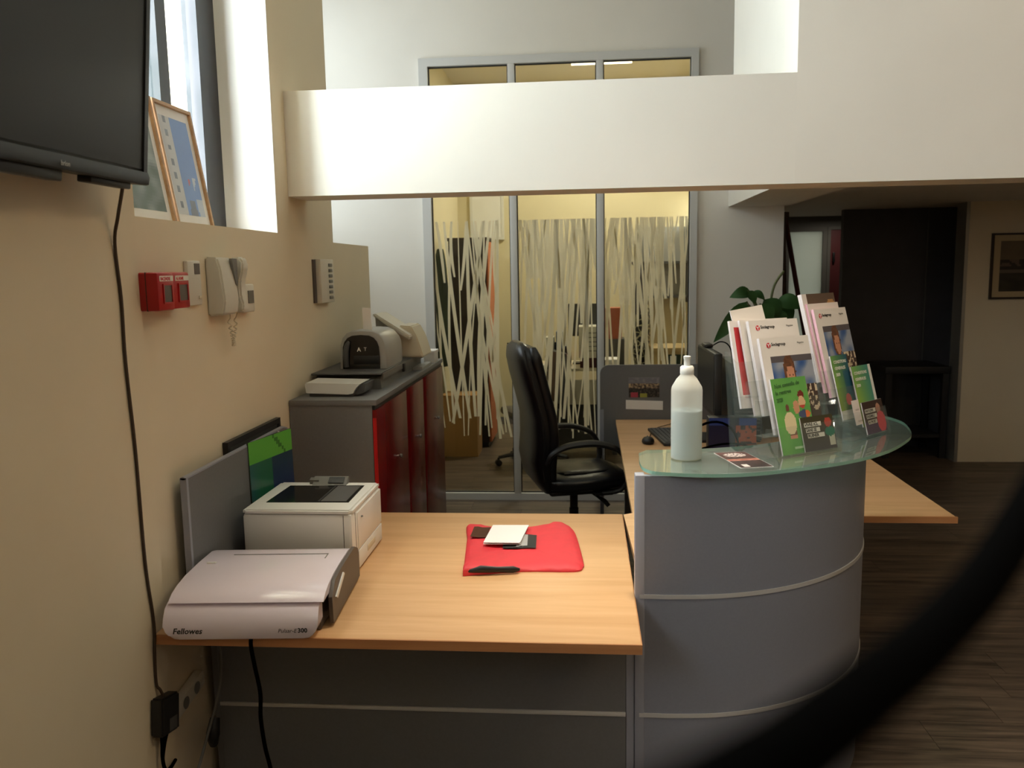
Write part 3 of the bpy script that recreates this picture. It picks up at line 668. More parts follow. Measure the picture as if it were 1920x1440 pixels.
# flat leaflet
def flyer(u, v):
    if v > .62 and (u-.5)**2/.12+(v-.8)**2/.016 < 1: return (205, 190, 185) if nz(u*22, v*30) > -.25 else (60, 50, 50)
    if .42 < v < .56: return mixc((150, 90, 80), (200, 140, 120), .5+nz(u*8, v*20))
    if .06 < v < .2 and .16 < u < .36: return (215, 205, 200)
    return mixc((52, 44, 44), (110, 70, 66), v*.8+.4*nz(u*6, v*8))
fy = thing('flat_leaflet', 'dark red and black leaflet lying flat on glass countertop', 'leaflet', (.46, 2.50, GT))
fmm = frame((.438, 2.395, GT+.0005), (.094, .022, 0), (-.085, .205, 0))
bm = B(0, 0, 0, .098, .205, .0012); bm.transform(fmm); obj('sheet', bm, M['paper'], fy)
picture('print', flyer, .096, .203, 26, 40, fmm @ Matrix.Translation((.001, .001, .0014)), fy, 'printgloss')

TILT = R(15)
def holder_frame(o, a): return Matrix.Translation(o) @ Matrix.Rotation(a, 4, 'Z')
def holder(name, label, o, a, tiers, L):
    Mh = holder_frame(o, a); h = thing(name, label, 'leaflet holder', mtx=Mh, group='clear leaflet holders on the glass top')
    st, ct = math.sin(TILT), math.cos(TILT); W = .232; dy, dz = .04, .055
    for k in range(tiers):
        y0, z0 = k*dy, .006+k*dz; hgt = .085 if k == 0 else .11
        bm = bmesh.new(); prism(bm, [(y0-.004, z0), (y0-.0015, z0), (y0-.0015+hgt*st, z0+hgt*ct), (y0-.004+hgt*st, z0+hgt*ct)], 'x', L, W); obj('pocket_front', bm, M['acrylic'], h, local=True, smooth=False)
        obj('pocket_floor', B(L, y0-.004, z0-.003, W, y0+dy, z0), M['acrylic'], h, local=True, smooth=False)
    yb, zb = tiers*dy, .006+tiers*dz
    bm = bmesh.new(); prism(bm, [(yb-.002, zb-.12), (yb+.001, zb-.12), (yb+.001+.20*st, zb+.08), (yb-.002+.20*st, zb+.08)], 'x', L, W); obj('back_panel', bm, M['acrylic'], h, local=True, smooth=False)
    side = [(-.006, 0)]
    for k in range(tiers):
        y0, z0 = k*dy, .006+k*dz; hgt = .085 if k == 0 else .11
        side += [(y0-.005, z0), (y0-.004+hgt*st, z0+hgt*ct), (y0+.010+hgt*st, z0+hgt*ct)]
    side += [(yb+.05, zb+.08), (yb+.02, .0)]
    for x in (L-.003, W): obj('side_panel', PR(side, 'x', x, x+.003), M['acrylic'], h, local=True, smooth=False)
    obj('foot', LA([(.012, 0), (.014, .003), (.004, .006)], (.03, .03, -.0005), 10), M['acrylic'], h, local=True)
    return Mh, h
def sheet_frame(Mh, x, y, z, lean=TILT, skew=0):
    return Mh @ Matrix.Translation((x, y, z)) @ Matrix.Rotation(R(90)-lean, 4, 'X') @ Matrix.Rotation(skew, 4, 'Z')
GRP = 'leaflets in the clear holders'
def leaflet(name, label, Mh, x, y, z, w, h, th, fn, nx, ny, body='pages', lean=TILT, skew=0, cat='leaflet'):
    F = sheet_frame(Mh, x, y, z, lean, skew); t = thing(name, label, cat, mtx=F, group=GRP)
    obj('pages', B(0, 0, -th, w, h, 0), M[body], t, local=True, smooth=False)
    picture('cover', fn, w, h, nx, ny, F @ Matrix.Translation((0, 0, .0004)), t)
    return F, t
def logo(F, t, w, h):
    obj('logo', LA([(.0085, 0), (.0085, .0004)], (.034, h-.024, .0006), 18), M['redink'], t, local=True)
    bm = bmesh.new(); strip(bm, [(.0295, h-.0195, .0011), (.0338, h-.0245, .0011), (.0395, h-.019, .0011)], .003, th=.0003); strip(bm, [(.0338, h-.0245, .0011), (.034, h-.031, .0011)], .003, th=.0003)
    obj('logo_mark', bm, M['paper'], t, local=True)
    text('title_text', 'Sociagroup', .0135, F @ Matrix.Translation((.046, h-.026, .0008)), t, bold=.02)
    text('small_text', 'Magazine', .008, F @ Matrix.Translation((.157, h-.024, .0008)), t, 'midgrey')
def woman(u, v):
    if v > .80 or u < .17: return (232, 226, 220)
    x, y = (u-.17)/.83, v/.80
    if (x-.42)**2/.010+(y-.73)**2/.022 < 1 and not y > .86: return (196, 138, 108) if abs(y-.74) > .02 or abs(abs(x-.42)-.04) > .02 else (90, 60, 50)
    if (x-.40)**2/.022+(y-.78)**2/.055 < 1 and y > .52: return mixc((84, 54, 38), (120, 76, 50), .5+nz(x*20, y*20))
    if x > .58-.1*(1-y) and y < .60: 
        k = nz(x*16, y*16, 4); return (206, 188, 160) if k > .1 and y > .25 else (70, 54, 46)
    if y < .30: return mixc((58, 46, 42), (96, 60, 54), .5+nz(x*6, y*6))
    if y < .12: return (150, 60, 70)
    c = nz(x*4, y*5, 9)
    return mixc((50, 84, 140), (150, 156, 168), .5+c*1.2+(x-.4)*.8) if y < .92 else (90, 84, 88)
def redcover(u, v):
    if v > .93 or u < .06: return (232, 226, 224)
    if v < .16: return (228, 220, 216)
    return mixc((178, 34, 42), (196, 60, 64), .5+nz(u*6, v*5)) 
def browncover(u, v):
    if u < .12: return (226, 220, 214)
    if u < .42 and v < .86: return (188, 38, 36)
    if (u-.85)**2/.02+(v-.83)**2/.01 < 1: return (170, 130, 80)
    return (92, 74, 60)
def plain(u, v): return (226, 220, 212)
def green(u, v):
    if (u-.36)**2/.028+(v-.40)**2/.022 < 1 and abs(u-.36) < .16: return (226, 208, 166)
    if (u-.34)**2/.003+(v-.60)**2/.0022 < 1: return (110, 70, 56)
    if (u-.78)**2/.010+(v-.66)**2/.007 < 1: return (224, 180, 140) if v > .62 else (190, 70, 60)
    if (u-.78)**2/.008+(v-.76)**2/.003 < 1: return (120, 44, 36)
    if (u-.60)**2/.008+(v-.60)**2/.008 < 1: return (206, 150, 116)
    if (u-.80)**2/.03+(v-.50)**2/.003 < 1: return (70, 80, 110) if u < .84 else (206, 110, 60)
    if abs(u-.40) < .11 and .20 < v < .31: return (120, 84, 64) if v > .24 else (206, 140, 116)
    if .06 < v < .09 and .36 < u < .66: return (180, 216, 170)
    return mixc((92, 158, 78), (108, 172, 84), nz(u*3, v*3)+.5)
def dark1(u, v):
    if (u-.83)**2/.012+(v-.78)**2/.02 < 1: return (176, 70, 58)
    if (u-.85)**2/.022+(v-.50)**2/.02 < 1: return (44, 120, 96)
    if abs(u-.88) < .09 and v < .40 and v > .1: return (196, 196, 178)
    return mixc((66, 62, 40), (74, 70, 74), 1-v)
def grad(u, v):
    if u > .86: return (226, 226, 220)
    return mixc(mixc((150, 176, 56), (120, 170, 90), v), (60, 132, 130), u*1.15-.1)
def grad2(u, v):
    if v < .14: return (214, 214, 208)
    if (u-.6)**2/.03+(v-.30)**2/.008 < 1: return (190, 90, 88)
    return mixc(mixc((150, 172, 60), (110, 160, 88), v), (34, 84, 104), u*1.1-.1+(.3 if .35 < v < .75 and u > .55 else 0))
def dark2(u, v):
    if (u-.80)**2/.045+(v-.30)**2/.11 < 1: return (214, 74, 84)
    if (u-.74)**2/.012+(v-.72)**2/.03 < 1: return (176, 130, 110)
    if v < .36: return (82, 62, 92)
    return (64, 48, 42)
aL, aR = R(34), R(46)
ML, HL = holder('leaflet_holder', 'clear tiered leaflet holder nearer the bottle, full of magazines', (.592, 2.528, GT+.001), aL, 4, -.05)
MR, HR = holder('leaflet_holder', 'clear tiered leaflet holder at right end of glass top', (.868, 2.772, GT+.001), aR, 4, -.026)
F, t = leaflet('magazine', 'front white magazine with woman on cover in left clear holder', ML, .004, .046, .062, .21, .297, .010, woman, 44, 60, cat='magazine'); logo(F, t, .21, .297)
F, t = leaflet('magazine', 'second white magazine half hidden behind front magazine in left holder', ML, .004, .092, .113, .21, .297, .012, woman, 44, 60, cat='magazine'); logo(F, t, .21, .297)
F, t = leaflet('magazine', 'thick white magazine with blank spine left of second magazine in left holder', ML, -.012, .113, .112, .205, .300, .008, plain, 2, 2, cat='magazine')
F, t = leaflet('magazine', 'red covered magazine at back left of left clear holder', ML, -.048, .136, .135, .21, .275, .008, redcover, 30, 40, skew=R(-2), cat='magazine')
F, t = leaflet('loose_sheet', 'plain white sheet tilted at back of left clear holder', ML, .012, .150, .150, .14, .292, .003, plain, 2, 2, skew=R(6), cat='paper')
F, t = leaflet('green_leaflet', 'bright green leaflet with drawn figures in front pocket of left holder', ML, .002, .012, .004, .148, .232, .005, green, 44, 66)
for s_, z_, w_ in (('Nos conseils de', .203, 1), ('la rentree', .182, 1.0), ('2020', .160, .8)): text('title_text', s_, .0165, F @ Matrix.Translation((.012, z_, .0009)) @ Matrix.Rotation(R(4), 4, 'Z'), t, 'leaf', bold=.03, w=w_)
F, t = leaflet('dark_leaflet', 'dark leaflet with white slogan boxes in front pocket of left holder', ML, .088, .004, .006, .140, .105, .004, dark1, 40, 32)
for i, (s_, w_) in enumerate((('VIVRE ICI,', 1), ('SANS SE', .9), ('RUINER', 1))):
    bm = B(.012+i*.004, .074-i*.017, .0008, .085-(.012 if i == 1 else 0)+i*.004, .087-i*.017, .001); obj('slogan_band', bm, M['whiteink'], t, local=True, smooth=False)
    text('slogan_text', s_, .0135, F @ Matrix.Translation((.014+i*.004, .0765-i*.017, .0011)), t, 'ink', bold=.03, w=w_)
F, t = leaflet('magazine', 'white magazine with woman on cover in right clear holder', MR, -.006, .082, .135, .21, .297, .010, woman, 44, 60, body='pinkpages', cat='magazine'); logo(F, t, .21, .297)
F, t = leaflet('magazine', 'brown and red covered magazine at back of right clear holder', MR, -.022, .118, .185, .21, .297, .014, browncover, 30, 40, cat='magazine')
F, t = leaflet('magazine', 'pink edged thick magazine between the two others in right clear holder', MR, -.014, .100, .150, .20, .30, .009, plain, 2, 2, body='pinkpages', cat='magazine')
F, t = leaflet('green_leaflet', 'tall lime and blue leaflet left in right clear holder', MR, .006, .046, .062, .105, .215, .004, grad2, 30, 56)
for i, s_ in enumerate(('CONDITIONS', 'GENERALES', '2020')): text('title_text', s_, .0145, F @ Matrix.Translation((.014, .188-i*.021, .0008)), t, 'whiteink', bold=.02, w=.9)
F, t = leaflet('green_leaflet', 'lime and teal leaflet with white edge right in right clear holder', MR, .100, .024, .030, .130, .205, .004, grad, 30, 44)
for i, s_ in enumerate(('CONDITIONS', 'GENERALES', '2020')): text('title_text', s_, .0145, F @ Matrix.Translation((.012, .176-i*.021, .0008)), t, 'whiteink', bold=.02, w=.95)
F, t = leaflet('dark_leaflet', 'brown leaflet with person in red in front of right clear holder', MR, .092, .004, .008, .138, .108, .004, dark2, 40, 32)
for i, (s_, w_) in enumerate((('PARTICIPER', .84), ('ENSEMBLE', .92), ('AU PROJET', .84))):
    bm = B(.010+i*.004, .070-i*.019, .0008, .082+i*.003-(.01 if i == 2 else 0), .083-i*.019, .001); obj('slogan_band', bm, M['whiteink'], t, local=True, smooth=False)
    text('slogan_text', s_, .0125, F @ Matrix.Translation((.012+i*.004, .0725-i*.019, .0011)), t, 'ink', bold=.02, w=w_)
F, t = leaflet('name_card', 'small white printed card in front pocket of right clear holder', MR, .038, .018, .045, .045, .082, .001, lambda u, v: (190, 178, 172) if (.58 < v < .64 and .3 < u < .8) or (.12 < v < .17 and u > .4) else (226, 216, 212), 16, 28, cat='card')

# ------------------------------------------------------------------ on the reception worktop
mo = thing('monitor', 'black flat monitor seen edge-on at far end of counter', 'monitor', (.70, 4.68, DESK))
def mon(bm): bm.transform(Matrix.Translation((.668, 4.69, 0)) @ Matrix.Rotation(R(1), 4, 'Z')); return bm
obj('panel', mon(B(-.012, -.29, .90, .028, .29, 1.235, b=.006)), M['tvbody'], mo)
obj('screen', mon(B(-.0145, -.275, .925, -.0125, .275, 1.222)), M['screen'], mo)
obj('stand', mon(B(.03, -.04, .76, .06, .04, 1.05, b=.006)), M['black'], mo)
obj('base', mon(PR([(-.09, -.12), (.11, -.12), (.13, 0), (.11, .12), (-.09, .12)], 'z', DESK, DESK+.014, .003)), M['black'], mo)
wc = thing('webcam', 'small black webcam with cable on top of monitor', 'webcam', (.68, 4.78, 1.237))
obj('body', B(.655, 4.72, 1.236, .70, 4.86, 1.256, b=.006), M['black'], wc); obj('cable', T([(.70, 4.74, 1.247), (.73, 4.66, 1.275), (.76, 4.58, 1.262), (.77, 4.53, 1.20), (.775, 4.50, 1.0), (.775, 4.47, .82), (.77, 4.44, DESK+.006)], .0035, smooth=4), M['cord'], wc)
pc = thing('computer_tower', 'black computer tower beside monitor on reception worktop', 'computer', (.86, 4.75, DESK))
obj('case', B(.785, 4.58, DESK+.008, .945, 5.0, 1.16, b=.008), M['black'], pc); obj('front', B(.79, 4.571, DESK+.02, .94, 4.581, 1.15, b=.003), M['gasket'], pc)
obj('vent', BB(*[(.80, 4.568, .80+i*.02, .93, 4.572, .807+i*.02) for i in range(6)]), M['slate'], pc)
for x in (.80, .93):
    for y in (4.6, 4.98): obj('foot', LA([(.012, 0), (.012, .009)], (x, y, DESK), 8), M['gasket'], pc)
pk = thing('blue_orange_box', 'dark box with blue band and orange print behind the bottle', 'box', (.78, 4.33, DESK))
def boxart(u, v):
    if v > .80: return (34, 54, 118) if not (.42 < u < .62) else (20, 22, 40)
    if u > .55 and nz(u*9, v*9, 1) > -.1: return (136, 62, 34)
    return (20, 20, 52) if u < .55 else (40, 26, 30)
obj('carton', B(.62, 4.30, DESK, .86, 4.38, DESK+.185, b=.002), M['black'], pk)
picture('print', boxart, .236, .18, 30, 24, frame((.622, 4.2985, DESK+.003), FX, FZ), pk)
for lab, c, rx, rz, r in (('tall black cable loop standing on worktop behind the bottle', (.60, 4.06, .842), .125, .10, .006), ('wide low black cable coil on worktop behind bottle', (.64, 3.95, .80), .16, .058, .005)):
    o = obj('cable_loop', T([(c[0]+rx*math.cos(2*math.pi*k/28), c[1]+.04*math.sin(4*math.pi*k/28), c[2]+rz*math.sin(2*math.pi*k/28)) for k in range(29)], r), M['cord']); tag(o, lab, 'cable')
bgk = thing('handbag', 'crumpled black bag lying on reception worktop behind glass top', 'bag', (.62, 3.75, DESK))
bm = bmesh.new()
rings = []
for i in range(9):
    t = i/8; x = .44+.42*t; s = math.sin(math.pi*(.08+.84*t))**.5
    rings.append([(x, 3.82+.13*s*math.cos(a_)+.02*nz(x*9, a_), max(DESK+.002, DESK+.045+.062*s*math.sin(a_)+.02*nz(x*14, a_*2, 3))) for a_ in [2*math.pi*k/20 for k in range(20)]])
loft(bm, rings); obj('body', bm, mat('black_nylon', (26, 25, 27), .55, bump=.5, scale=40), bgk)
obj('strap', T([(.47, 3.8, DESK+.08), (.55, 3.72, DESK+.12), (.68, 3.70, DESK+.115), (.80, 3.78, DESK+.07)], .009, flat=(.4, 1.4), smooth=5), M['cord'], bgk)
kb = thing('keyboard', 'black keyboard on reception worktop left of monitor', 'keyboard', (.42, 4.66, DESK))
km = Matrix.Translation((.455, 4.70, DESK)) @ Matrix.Rotation(R(97), 4, 'Z')
bm = B(-.22, -.07, .002, .22, .07, .018, b=.004); bm.transform(km); obj('case', bm, M['black'], kb)
for r_ in range(5):
    for k in range(14):
        bm = B(-.2+k*.029, -.058+r_*.024, .0175, -.2+k*.029+.024, -.058+r_*.024+.019, .0225); bm.transform(km); obj('key', bm, M['slate'], kb, smooth=False)
ms = thing('mouse', 'black computer mouse beside the keyboard', 'mouse', (.335, 4.55, DESK))
bm = bmesh.new(); loft(bm, [[(.335+a_*math.cos(2*math.pi*k/16), 4.56+a_*1.6*math.sin(2*math.pi*k/16)-.008*h/.03, DESK+h) for k in range(16)] for a_, h in ((.030, .001), (.034, .010), (.032, .022), (.024, .032), (.010, .037))]); obj('shell', bm, M['black'], ms)
obj('wheel', T([(.331, 4.595, DESK+.029), (.339, 4.595, DESK+.029)], .006), M['slate'], ms)
obj('cable', T([(.335, 4.61, DESK+.01), (.36, 4.74, DESK+.005), (.40, 4.95, DESK+.005), (.52, 5.12, DESK+.005)], .002, smooth=4), M['cord'], ms)

# potted plant behind the leaflet holders
pl = thing('potted_plant', 'leafy green plant in dark pot behind the leaflet holders', 'plant', (1.07, 4.80, DESK))
obj('pot', LA([(.075, 0), (.085, .01), (.11, .19), (.115, .20), (.105, .20), (.10, .18), (.01, .175)], (1.07, 4.80, DESK), 24), M['pot'], pl)
def ray(px, py, y):
    d = fwd+rt*((px-960)/1587.9)-up*((py-720)/1587.9); return CAM+d*(y/d.y)
def leaf(a, b, w, droop):
    a, b = Vector(a), Vector(b); d = (b-a); L = d.length; t = d.normalized(); s = t.cross(Vector((.25, -.85, .45))).normalized(); n_ = s.cross(t).normalized()
    bm = bmesh.new(); rows = []
    for i in range(9):
        f = i/8; wd = w*(math.sin(math.pi*min(1, f**.75*1.0))**.9)*.5+.0012; c = a+d*f+n_*(droop*L*math.sin(math.pi*f))
        rows.append([bm.verts.new(c+s*wd+n_*wd*.22), bm.verts.new(c-n_*wd*.10), bm.verts.new(c-s*wd+n_*wd*.22)])
    for p, q in zip(rows, rows[1:]):
        bm.faces.new((p[0], p[1], q[1], q[0])); bm.faces.new((p[1], p[2], q[2], q[1]))
    bmesh.ops.solidify(bm, geom=bm.faces[:], thickness=.0012)
    return bm
crown = Vector((1.04, 4.80, 1.26))
LEAVES = [((1408, 548), (1368, 558), .07, .2, 4.75), ((1402, 545), (1416, 570), .06, .1, 4.72), ((1410, 548), (1434, 562), .05, .15, 4.80), ((1400, 566), (1338, 642), .085, .18, 4.70), ((1405, 572), (1378, 610), .12, .15, 4.74),
          ((1418, 574), (1404, 612), .10, .1, 4.78), ((1432, 562), (1460, 600), .12, .15, 4.80), ((1425, 570), (1446, 608), .10, .1, 4.70), ((1455, 566), (1508, 578), .10, .18, 4.84), ((1462, 572), (1484, 606), .10, .12, 4.88),
          ((1452, 580), (1470, 622), .09, .1, 4.80), ((1380, 590), (1360, 620), .07, .1, 4.85), ((1400, 590), (1392, 640), .10, .1, 4.90), ((1440, 590), (1430, 640), .10, .1, 4.90), ((1470, 600), (1492, 634), .08, .1, 4.86)]
for i, (p, q, w, dr, y) in enumerate(LEAVES):
    a, b = ray(*p, y), ray(*q, y-.02); obj('leaf', leaf(a, b, w, dr), M['leaf'], pl)
    obj('stem', T([Vector((1.07+.02*math.cos(i*2.4), 4.80+.02*math.sin(i*2.4), DESK+.17)), crown+(a-crown)*.45-Vector((0, 0, .05)), a+Vector((0, 0, .002))], .0035, n=6, smooth=4), M['stem'], pl)
obj('stalk', T([(1.07, 4.82, DESK+.17), ray(1440, 640, 4.82), ray(1444, 575, 4.82), ray(1452, 535, 4.82), ray(1470, 508, 4.82)], [.008]*8+[.007]*8+[.005], n=6, smooth=4), M['stem'], pl)

# ------------------------------------------------------------------ black leather office chair at the counter
ch = thing('office_chair', 'black leather high-backed office chair facing the reception worktop', 'chair', (-.075, 4.93, 0), (0, 0, R(16)))
U, Vv = Vector((0, 1, 0)), None
def slab_loft(path, ws, ths, e=3.2, n=28):
    rings = []; P = [Vector(p) for p in path]
    for i, p in enumerate(P):
        t = (P[min(i+1, len(P)-1)]-P[max(i-1, 0)]).normalized(); nrm = t.cross(Vector((0, 1, 0))).normalized()
        rings.append(srect(p, (0, 1, 0), nrm, ws[i], ths[i], n, e))
    bm = bmesh.new(); loft(bm, rings); return bm
BP = [(-.19, 0, .42), (-.225, 0, .50), (-.235, 0, .60), (-.225, 0, .72), (-.235, 0, .85), (-.265, 0, .98), (-.295, 0, 1.10), (-.315, 0, 1.19), (-.325, 0, 1.245), (-.328, 0, 1.272)]
obj('backrest', slab_loft(BP, [.20, .245, .255, .255, .25, .25, .245, .235, .20, .12], [.03, .055, .066, .066, .058, .058, .06, .058, .045, .018]), M['leather'], ch, local=True)
CP = [(p[0]+.055, p[1], p[2]) for p in BP[1:-1]]
obj('back_cushion', slab_loft(CP, [.16, .185, .19, .19, .185, .18, .17, .13], [.02, .032, .034, .03, .032, .036, .034, .015]), M['leather'], ch, local=True)
for s_ in (-1, 1):
    obj('bolster', T([(p[0]+.045, s_*(.215 if i < 7 else .19), p[2]) for i, p in enumerate(BP[1:-1])], [.02, .036, .04, .038, .036, .036, .034, .02], n=12, smooth=4), M['leather'], ch, local=True)
    obj('piping', T([(p[0]-.012, s_*(.256 if 1 < i < 7 else .247 if i < 8 else .215), p[2]) for i, p in enumerate(BP[1:-1])], .005, n=6, smooth=4), M['black'], ch, local=True)
SP = [(-.23, 0, .455), (-.18, 0, .465), (-.05, 0, .462), (.10, 0, .465), (.21, 0, .468), (.265, 0, .455), (.285, 0, .435)]
obj('seat', slab_loft(SP, [.17, .235, .255, .26, .255, .235, .18], [.03, .05, .056, .058, .056, .045, .02]), M['leather'], ch, local=True)
bm = slab_loft([(-.14, 0, .512), (-.10, 0, .515), (.02, 0, .514), (.14, 0, .516), (.20, 0, .512)], [.12, .17, .18, .17, .12], [.008, .018, .022, .018, .008])
bmesh.ops.subdivide_edges(bm, edges=bm.edges[:], cuts=2, use_grid_fill=True)
for v in bm.verts: v.co.z += .006*nz(v.co.x*22+v.co.y*6, v.co.y*7, 2)
obj('seat_cushion', bm, M['leather'], ch, local=True)
obj('seat_pan', B(-.19, -.20, .395, .22, .20, .425, b=.012), M['black'], ch, local=True)
for s_ in (-1, 1):
    y = s_*.285
    a = obj('armrest', T([(-.225, y*.93, .60), (-.20, y, .66), (-.12, y, .70), (.0, y, .712), (.10, y, .70), (.19, y, .66), (.24, y, .58), (.245, y, .50), (.20, y*.96, .43), (.10, y*.88, .412)], [.014, .017, .021, .023, .022, .020, .018, .017, .016, .014], n=10, flat=(.8, 1.25), smooth=4), M['black'], ch, local=True)
    obj('bracket', B(.06, min(y*.6, y*.92), .402, .16, max(y*.6, y*.92), .416), M['black'], ch, local=True)
obj('gas_column', LA([(.028, .10), (.028, .27), (.024, .272), (.024, .40)], (0, 0, 0), 20), M['black'], ch, local=True)
obj('tilt_mechanism', B(-.10, -.08, .365, .12, .08, .397, b=.008), M['black'], ch, local=True)
obj('lever', T([(.08, -.05, .375), (.10, -.16, .37), (.13, -.20, .35), (.15, -.215, .325)], [.007, .008, .014, .012], n=8, smooth=3), M['black'], ch, local=True)
def star_base(parent, r0_=0.0):
    obj('hub', LA([(.05, .075), (.055, .085), (.045, .125), (.03, .13)], (0, 0, 0), 20), M['black'], parent, local=True)
    for k in range(5):
        a = r0_+2*math.pi*k/5; c, s = math.cos(a), math.sin(a)
        obj('leg', T([(.03*c, .03*s, .105), (.18*c, .18*s, .095), (.31*c, .31*s, .075)], [.032, .025, .018], n=8, flat=(.8, 1.1)), M['black'], parent, local=True)
        cst = obj('caster', T([(.315*c-.022*s, .315*s+.022*c, .028), (.315*c+.022*s, .315*s-.022*c, .028)], .0275, n=14), M['black'], parent, local=True)
        obj('caster_fork', T([(.312*c, .312*s, .075), (.315*c, .315*s, .05)], .011, n=8), M['black'], cst, local=True)
star_base(ch, .3)

# ------------------------------------------------------------------ on the left wall
XF = -1.15
tv = thing('television', 'large wall-mounted black television tilted down, cropped by the frame', 'television', (-1.03, 1.42, 1.89))
tvm = Matrix.Translation((-1.032, 1.42, 1.893)) @ Matrix.Rotation(R(5.5), 4, 'Y')
def tvb(bm): bm.transform(tvm); return bm
obj('housing', tvb(B(-.055, -.55, .0, -.006, .55, .66, b=.006)), M['tvbody'], tv)
obj('bezel', tvb(frame_bm(-.55, 0, .55, .66, .016, -.008, .0, 'x')), M['tvbody'], tv)
obj('chin', tvb(PR([(-.02, .0), (.004, .002), (.006, .018), (.001, .030), (-.02, .03)], 'y', -.55, .55)), M['tvbody'], tv)
obj('screen', tvb(B(-.010, -.534, .036, -.004, .534, .644)), M['screen'], tv)
text('logo_text', 'brion', .014, tvm @ frame((.0068, .205, .008), LY, FZ), tv, 'silver', bold=.02)
br = obj('wall_bracket', tvb(B(-.09, -.30, .05, -.055, .30, .45)), M['black'], tv)
obj('bracket_arm', BB((-1.15, 1.25, 1.95, -1.08, 1.29, 2.3), (-1.15, 1.55, 1.95, -1.08, 1.59, 2.3)), M['black'], tv)
obj('lower_bar', tvb(B(-.045, -.05, -.022, -.012, .24, .002, b=.003)), M['black'], tv)
obj('lower_bar', tvb(B(-.045, .34, -.014, -.012, .50, .002, b=.003)), M['black'], tv)
o = obj('wall_cable', T([(-1.055, 1.905, 1.895), (-1.075, 1.93, 1.87), (-1.12, 1.985, 1.82), (-1.143, 2.004, 1.76), (-1.1455, 2.018, 1.627), (-1.1455, 2.015, 1.50), (-1.1455, 2.018, 1.413), (-1.1455, 2.029, 1.233), (-1.1455, 2.033, .949), (-1.1455, 2.050, .80), (-1.1455, 2.052, .74), (-1.1455, 2.046, .70), (-1.1455, 2.041, .607), (-1.138, 2.045, .585), (-1.13, 2.048, .560)], .0042, n=6, smooth=5), M['browncord']); tag(o, 'thin brown cable running down left wall from television', 'cable')
pa = thing('power_adapter', 'black power adapter hanging on its cord at bottom left wall', 'adapter', (-1.125, 2.045, .46))
obj('case', PR([(1.995, .475), (2.085, .455), (2.098, .555), (2.008, .578)], 'x', -1.147, -1.112, .005), M['black'], pa)
obj('label', PR([(2.03, .475), (2.07, .467), (2.075, .50), (2.035, .508)], 'x', -1.1125, -1.1115), M['slate'], pa)
obj('cable', T([(-1.128, 2.03, .468), (-1.13, 2.025, .44), (-1.132, 2.02, .40), (-1.132, 2.03, .365), (-1.135, 2.06, .35), (-1.14, 2.10, .35)], [.012, .008, .005, .005, .005, .005], n=8, smooth=4), M['cord'], pa)
ps = thing('power_strip', 'grey-white socket strip hanging slanted below desk edge by left wall', 'power strip', (-1.16, 2.15, .40))
bm = B(-.017, -.125, -.024, .012, .125, .024, b=.006); bm.transform(Matrix.Translation((-1.154, 2.185, .473)) @ Matrix.Rotation(R(8), 4, 'X')); obj('body', bm, M['ivory'], ps)
for k in range(3):
    bm = LA([(.016, 0), (.018, .002), (.013, .003)], (0, 0, 0), 14); bm.transform(Matrix.Translation((-1.154, 2.185, .473)) @ Matrix.Rotation(R(8), 4, 'X') @ Matrix.Translation((.012, -.07+k*.07, 0)) @ Matrix.Rotation(R(90), 4, 'Y')); obj('socket', bm, M['midgrey'], ps)
o = obj('grey_cable', T([(-1.10, 2.335, .60), (-1.10, 2.33, .50), (-1.105, 2.30, .42), (-1.12, 2.22, .30), (-1.13, 2.15, .20), (-1.12, 2.1, .06), (-1.05, 2.08, .006)], .0045, smooth=5), M['midgrey']); tag(o, 'thin grey cable drooping beside slanted socket strip', 'cable')
o = obj('plug_cluster', T([(-1.11, 2.29, .37), (-1.11, 2.27, .33), (-1.115, 2.28, .29)], [.014, .02, .012], n=10, smooth=3), M['black']); tag(o, 'black plug hanging below the socket strip under desk', 'plug')

def wallbox(o_, name, y0, z0, y1, z1, d, m, b=.006, x=XW):
    return obj(name, B(x, y0, z0, x+d, y1, z1, b=b), m, o_)
for y0, y1, wd, lab, cap in ((2.115, 2.203, .075, 'larger red fire alarm box at left end of the row', 'INCENDIE'), (2.212, 2.345, .05, 'smaller red fire alarm box beside the larger one', 'ALARME')):
    a = thing('fire_alarm_box', lab, 'alarm box', (XW, (y0+y1)/2, 1.59), group='red fire alarm boxes')
    h = wallbox(a, 'housing', y0, 1.59, y1, 1.69, wd, M['red'], .006)
    yc = y0-.002 if wd > .06 else y0+.036
    obj('label_plate', B(XW+wd-.001, yc+.012, 1.667, XW+wd+.001, y1-.006, 1.681), M['whiteink'], a)
    text('label_text', cap, .0125, frame((XW+wd+.0013, yc+.016, 1.669), LY, FZ), a, 'redink', bold=.02, w=.92 if wd > .06 else .95)
    g = obj('break_glass', B(XW+wd-.002, yc+.030, 1.612, XW+wd+.001, y1-.018, 1.656), M['smoked'], a)
    obj('glass_rim', frame_bm(yc+.026, 1.608, y1-.014, 1.660, .004, XW+wd-.001, XW+wd+.003, 'x'), M['red'], a)
    obj('lid_seam', B(XW+wd*.55, y0-.0005, 1.5895, XW+wd*.55+.002, y1+.0005, 1.6905), M['darkwood'], a)
kp = thing('alarm_keypad', 'flat cream wall panel with small dark display beside red boxes', 'wall panel', (XW, 2.48, 1.59))
wallbox(kp, 'housing', 2.415, 1.592, 2.50, 1.724, .014, M['ivory'], .004); obj('display', B(XW+.013, 2.456, 1.684, XW+.0155, 2.490, 1.716), M['smoked'], kp); obj('button', B(XW+.013, 2.475, 1.61, XW+.018, 2.49, 1.62, b=.002), M['offwhite'], kp)
ic = thing('intercom_phone', 'cream wall intercom phone with handset and coiled cord', 'intercom', (XW, 2.62, 1.55))
